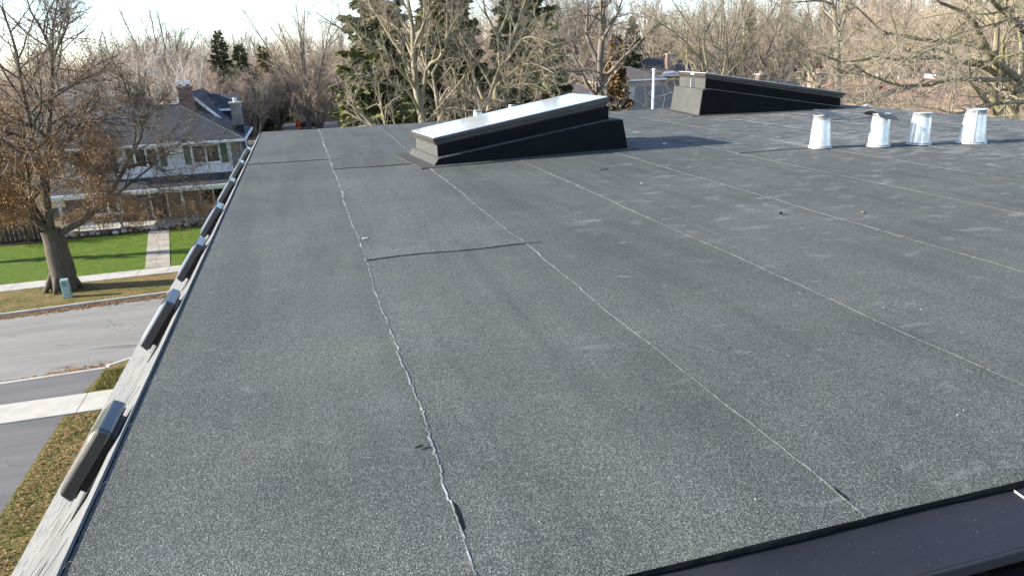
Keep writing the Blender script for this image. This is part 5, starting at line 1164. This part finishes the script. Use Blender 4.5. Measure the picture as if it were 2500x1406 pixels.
def conifer(seed, h, width, n_whorl, sprays, m, droop=.35, r=.24, gappy=.25):
    g = np.random.default_rng(seed)
    zs = h * (.06 + .94 * (np.arange(n_whorl) + g.random(n_whorl)) / n_whorl); nb = len(zs)
    a = np.arange(nb) * 2.399 + g.normal(0, .4, nb); L = width * (1.02 - zs / h) ** .85 * (.65 + .5 * g.random(nb)) + .15
    t = np.linspace(0, 1, 6); out = L[:, None] * t[None, :]
    z = zs[:, None] - droop * out * (1 - .55 * t[None, :]) + .10 * out * t[None, :]
    P = np.stack([out * np.cos(a)[:, None], out * np.sin(a)[:, None], z], -1); Rd = (.02 + .035 * (1 - zs / h))[:, None] * (1 - .85 * t)[None, :]
    parts = [('trunk', np_mesh('trunk', *tubes(np.array([[(0, 0, -.2), (0, 0, h * .4), (0, 0, h * .8), (0, 0, h)]]), np.array([[r, r * .6, r * .25, .02]]), 10), MT['bark_dark'], True)),
             ('branches', np_mesh('branches', *tubes(P, Rd, 4), MT['bark_dark']))]
    # sprays: short flat tufts hanging along each branch
    w = L / L.sum(); idx = g.choice(nb, sprays, p=w); s = g.random(sprays) ** .7
    x = s * 5; i = np.minimum(x.astype(int), 4); f = (x - i)[:, None]
    c = P[idx, i] * (1 - f) + P[idx, i + 1] * f
    side = np.stack([-np.sin(a[idx]), np.cos(a[idx]), np.zeros(sprays)], 1); outw = np.stack([np.cos(a[idx]), np.sin(a[idx]), np.zeros(sprays)], 1)
    lat = g.normal(0, .55, sprays)[:, None]
    d = unit(outw * (.55 + .3 * g.random((sprays, 1))) + side * lat + np.array([0, 0, -.35]) + g.normal(0, .22, (sprays, 3)))
    ln = (.26 + .34 * g.random(sprays))[:, None] * (.8 + .4 * (L[idx] / width))[:, None]; wd = ln * .26
    c = c + side * lat * .28 * L[idx][:, None] * .35 + np.array([0, 0, 1]) * g.normal(0, .05, (sprays, 1))
    v = unit(np.cross(d, g.normal(0, 1, (sprays, 3)))) * wd
    verts = np.stack([c - v * .4, c + d * ln * .45 - v, c + d * ln, c + d * ln * .5 + v], 1).reshape(-1, 3)
    parts.append(('needles', np_mesh('needles', verts, np.arange(4 * sprays).reshape(-1, 4), m)))
    return parts
TPL['spruce_a'] = conifer(51, 17.5, 4.3, 190, 44000, MT['needle'])
TPL['spruce_b'] = conifer(52, 16.5, 3.6, 180, 36000, MT['needle'])
TPL['conifer_far'] = conifer(53, 16, 3.6, 150, 17000, MT['needle_dark'])
TPL['cedar'] = conifer(54, 9, 1.9, 120, 11000, MT['needle_gold'], droop=-.3, r=.14)
TPL['cedar_brown'] = conifer(55, 9.5, 1.7, 120, 10000, MT['cone_foliage'], droop=-.35, r=.14)

place_tree('spruce_tree', TPL['spruce_a'], (4.6, 44, 0), 'broad spruce behind the leaning bare tree, left of the nearest skylight', 'spruces behind the roof', .4, 1.0)
place_tree('spruce_tree', TPL['spruce_b'], (9.2, 46, 0), 'spruce in the middle of the three behind the bare trees', 'spruces behind the roof', 2.0, 1.12)
place_tree('spruce_tree', TPL['spruce_a'], (13.4, 43, 0), 'dark spruce right of the stems above the nearest skylight glass', 'spruces behind the roof', 3.6, (1.0, 1.0, 1.02))
place_tree('cedar_tree', TPL['cedar_brown'], (25.4, 57, 0), 'golden brown columnar tree behind the tall forked bare tree', None, 0, (1.0, 1.0, 1.26))
place_tree('cedar_tree', TPL['cedar'], (-24.5, 66, 0), 'olive conifer behind the crown of the maple', None, 0, (1.3, 1.3, 1.4))
place_tree('conifer_tree', TPL['conifer_far'], (-10.6, 122, 0), 'dark pointed conifer on the skyline behind the blue house', None, 0, (1.1, 1.1, .97))
place_tree('conifer_tree', TPL['conifer_far'], (-7.6, 118, 0), 'shorter dark conifer right of the pointed one on the skyline', None, 1, (1.1, 1.1, .84))
place_tree('cedar_tree', TPL['cedar'], (-4.9, 131, 0), 'small yellow green conifer on the skyline right of the two dark ones', None, 1, 1.45)
place_tree('conifer_tree', TPL['conifer_far'], (47, 100, 0), 'dark conifer behind the pale brick chimney', None, 2, .95)
place_tree('conifer_tree', TPL['conifer_far'], (78, 118, 0), 'pointed brown conifer on the skyline over the far skylight', None, 3, 1.1)
place_tree('conifer_tree', TPL['conifer_far'], (36, 120, 0), 'olive conifer low among the bare crowns behind the white pole', None, 4, .8)

# birches and others that can be told apart
place_tree('birch_tree', TPL['birch'], (-16.0, 97, 0), 'white stemmed birch left of the red brick chimney', 'birches behind the blue house', .3, 1.0)
place_tree('birch_tree', TPL['birch'], (-12.4, 92, 0), 'white stemmed birch rising right behind the red brick chimney', 'birches behind the blue house', 1.9, .92)
place_tree('birch_tree', TPL['birch'], (-20.0, 101, 0), 'white stemmed birch farthest left over the taupe roof', 'birches behind the blue house', 3.1, 1.05)
place_tree('bare_tree', TPL['vase_tall'], (-17.0, 112, 0), 'tall open crowned bare tree alone against the sky left of centre', None, 1.2, 1.02)
place_tree('bare_tree', TPL['vase_pink'], (1.0, 118, 0), 'tall feathery bare tree against the sky left of the spruces', None, .5, 1.42)
for (x, y, s, rz, lb) in ((-3.4, 121, 1.0, .2, 'bushy pinkish bare tree right of the stone chimney'), (2.6, 116, .95, 1.4, 'bushy pinkish bare tree beside the orange roadwork sign'), (7.6, 119, 1.0, 2.2, 'bushy pinkish bare tree at the left flank of the broad spruce'), (-9.5, 142, 1.15, 3.3, 'bushy pinkish bare tree behind the roadwork barrier')):
    place_tree('bare_tree', TPL['round_pink'], (x, y, 0), lb, 'bushy bare trees along the cross street', rz, s)
place_tree('bare_tree', TPL['vase_tall'], (-21.5, 49, 0), 'bare tree behind the maple at the left border of the lawn', None, 2.6, .8)

for (x, y, k, s, rz, lb) in ((-14.5, 108, 'round_pink', 1.0, .7, 'bushy bare tree before the dark conifers, left one'), (-10.4, 106, 'round_pink', .95, 2.7, 'bushy bare tree before the dark conifers, right one'), (-6.4, 109, 'round_pink', .92, 4.2, 'bushy bare tree left of the orange barrier, before the yellow green conifer')):
    place_tree('bare_tree', TPL[k], (x, y, 0), lb, 'bushy bare trees behind the blue house', rz, s)
# the woods behind: trees nothing tells apart
rw = np.random.default_rng(90)
names = ['vase_pink', 'round_pink', 'tall_grey', 'vase_tall']
wood_lb = {'vase_pink': 'feathery pinkish bare tree of the far woods', 'round_pink': 'bushy pinkish bare tree of the far woods',
           'tall_grey': 'upright grey bare tree of the far woods', 'vase_tall': 'wide crowned brown bare tree of the far woods'}
def where(x, y):
    q = x / y
    for lim, ph in ((-.20, 'left of the birches'), (-.12, 'over the blue house'), (-.02, 'over the stone chimney'), (.12, 'left of the spruces'), (.34, 'behind the spruces and near bare trees'),
                    (.50, 'between the two skylights'), (.72, 'over the far skylight'), (.95, 'over the brown roof')):
        if q < lim: return ph
    return 'at the right border'
cnt = 0; spots = []
while cnt < 190:
    y = 70 + 125 * rw.random() ** .8; u = -.32 + 1.62 * rw.random(); x = u * y
    if y < 105 and x < 8: continue                    # keep the view over the houses and the cross street open at left
    if y < 146 and -14 < x < 12: continue
    if -24 < x - (y - 60) * .42 - 24 < 8 and y < 92: continue
    if any((x - a) ** 2 + (y - b) ** 2 < 13 for a, b in spots): continue
    if 28 < x < 40 and 58 < y < 72 or 40 < x < 58 and 58 < y < 74 or 62 < x < 86 and 72 < y < 88 or 35 < x < 44 and 80 < y < 94 or 44 < x < 60 and 94 < y < 108 or 50 < x < 66 and 78 < y < 92 or 23 < x < 33 and 68 < y < 81: continue
    if -33 < x < -17 and 96 < y < 112: continue
    spots.append((x, y)); k = names[int(rw.random() * 4)]
    s = (.80 + .35 * rw.random()) * (1.25 if k == 'round_pink' else 1.0) * (1.12 if x > 20 else .82 if x < 12 else .95)
    place_tree('bare_tree', TPL[k], (x, y, max(0, math.hypot(x, y - 60) - 190) * .012), wood_lb[k] + ' ' + where(x, y), 'woods behind the houses: ' + k.replace('_', ' ') + ' ' + where(x, y), rw.random() * 6.28, s); cnt += 1
cnt = 0
while cnt < 60:
    y = 138 + 70 * rw.random(); u = -.42 + .56 * rw.random(); x = u * y
    if any((x - a) ** 2 + (y - b) ** 2 < 9 for a, b in spots): continue
    spots.append((x, y)); k = names[int(rw.random() * 4)]
    place_tree('bare_tree', TPL[k], (x, y, max(0, math.hypot(x, y - 60) - 190) * .012), wood_lb[k] + ' ' + where(x, y), 'woods behind the houses: ' + k.replace('_', ' ') + ' ' + where(x, y), rw.random() * 6.28, (.72 + .3 * rw.random()) * (1.35 if k == 'round_pink' else 1.0)); cnt += 1
# nearer bare trees at right, between and before the houses
for (x, y, k, s, rz, lb) in ((22.5, 44, 'shrub', 1.4, 0, 'bare shrub at the foot of the tall forked tree'), (21.0, 52, 'round_pink', .62, 1, 'low bushy bare tree right of the tall forked tree'), (16.0, 56, 'round_pink', .8, 2, 'low bushy bare tree between the dark spruce and the tall forked tree'),
                             (30.5, 50, 'shrub', 1.5, 2, 'bare shrub in front of the blue grey roof'), (26.0, 36, 'shrub', 1.5, 3, 'bare shrub between the two skylights'), (28.0, 36.5, 'vase_pink', .62, 1, 'small feathery bare tree over the low end of the far skylight'),
                             (31.5, 30, 'vase_pink', .60, 4, 'small feathery bare tree just right of the far skylight'), (52.0, 55, 'vase_tall', .72, 1, 'bare tree behind the brown roof near its left end'), (60.0, 57, 'tall_grey', .8, 2, 'bare tree behind the brown roof near its right end'),
                             (29.0, 22.5, 'shrub', 2.2, 2, 'bare shrub low behind the roof edge at far right'), (57.5, 41, 'vase_pink', .62, 5, 'small bare tree at the right end of the brown roof')):
    place_tree('bare_shrub' if k == 'shrub' else 'bare_tree', TPL[k], (x, y, 0), lb, None, rz, s)
# flower bed shrubs
for k, (x, y, s) in enumerate(((-15.6, 54.3, 1.0), (-13.9, 54.0, .9), (-12.5, 54.4, 1.1), (-11.7, 54.0, .7), (-8.9, 54.6, .9), (-7.6, 54.5, 1.0), (-6.3, 54.6, .9), (-18.5, 53.8, 1.3), (-20.2, 53.6, 1.2))):
    place_tree('garden_shrub', TPL['shrub_leafy'], (x, y, .04), 'brown leafy shrub in the flower bed before the porch' if x > -17 else 'brown leafy shrub by the board fence', 'shrubs before the white house', k * 1.3, s, 'shrub')
for k, (x, y, s) in enumerate(((-3.2, 60, 1.0), (-1.5, 64, 1.2), (-3.6, 66, 1.1), (.5, 70, 1.2))):
    place_tree('bare_shrub', TPL['shrub'], (x, y, 0), 'bare shrub in the yard right of the white house', 'bare shrubs right of the white house', k, s, 'shrub')
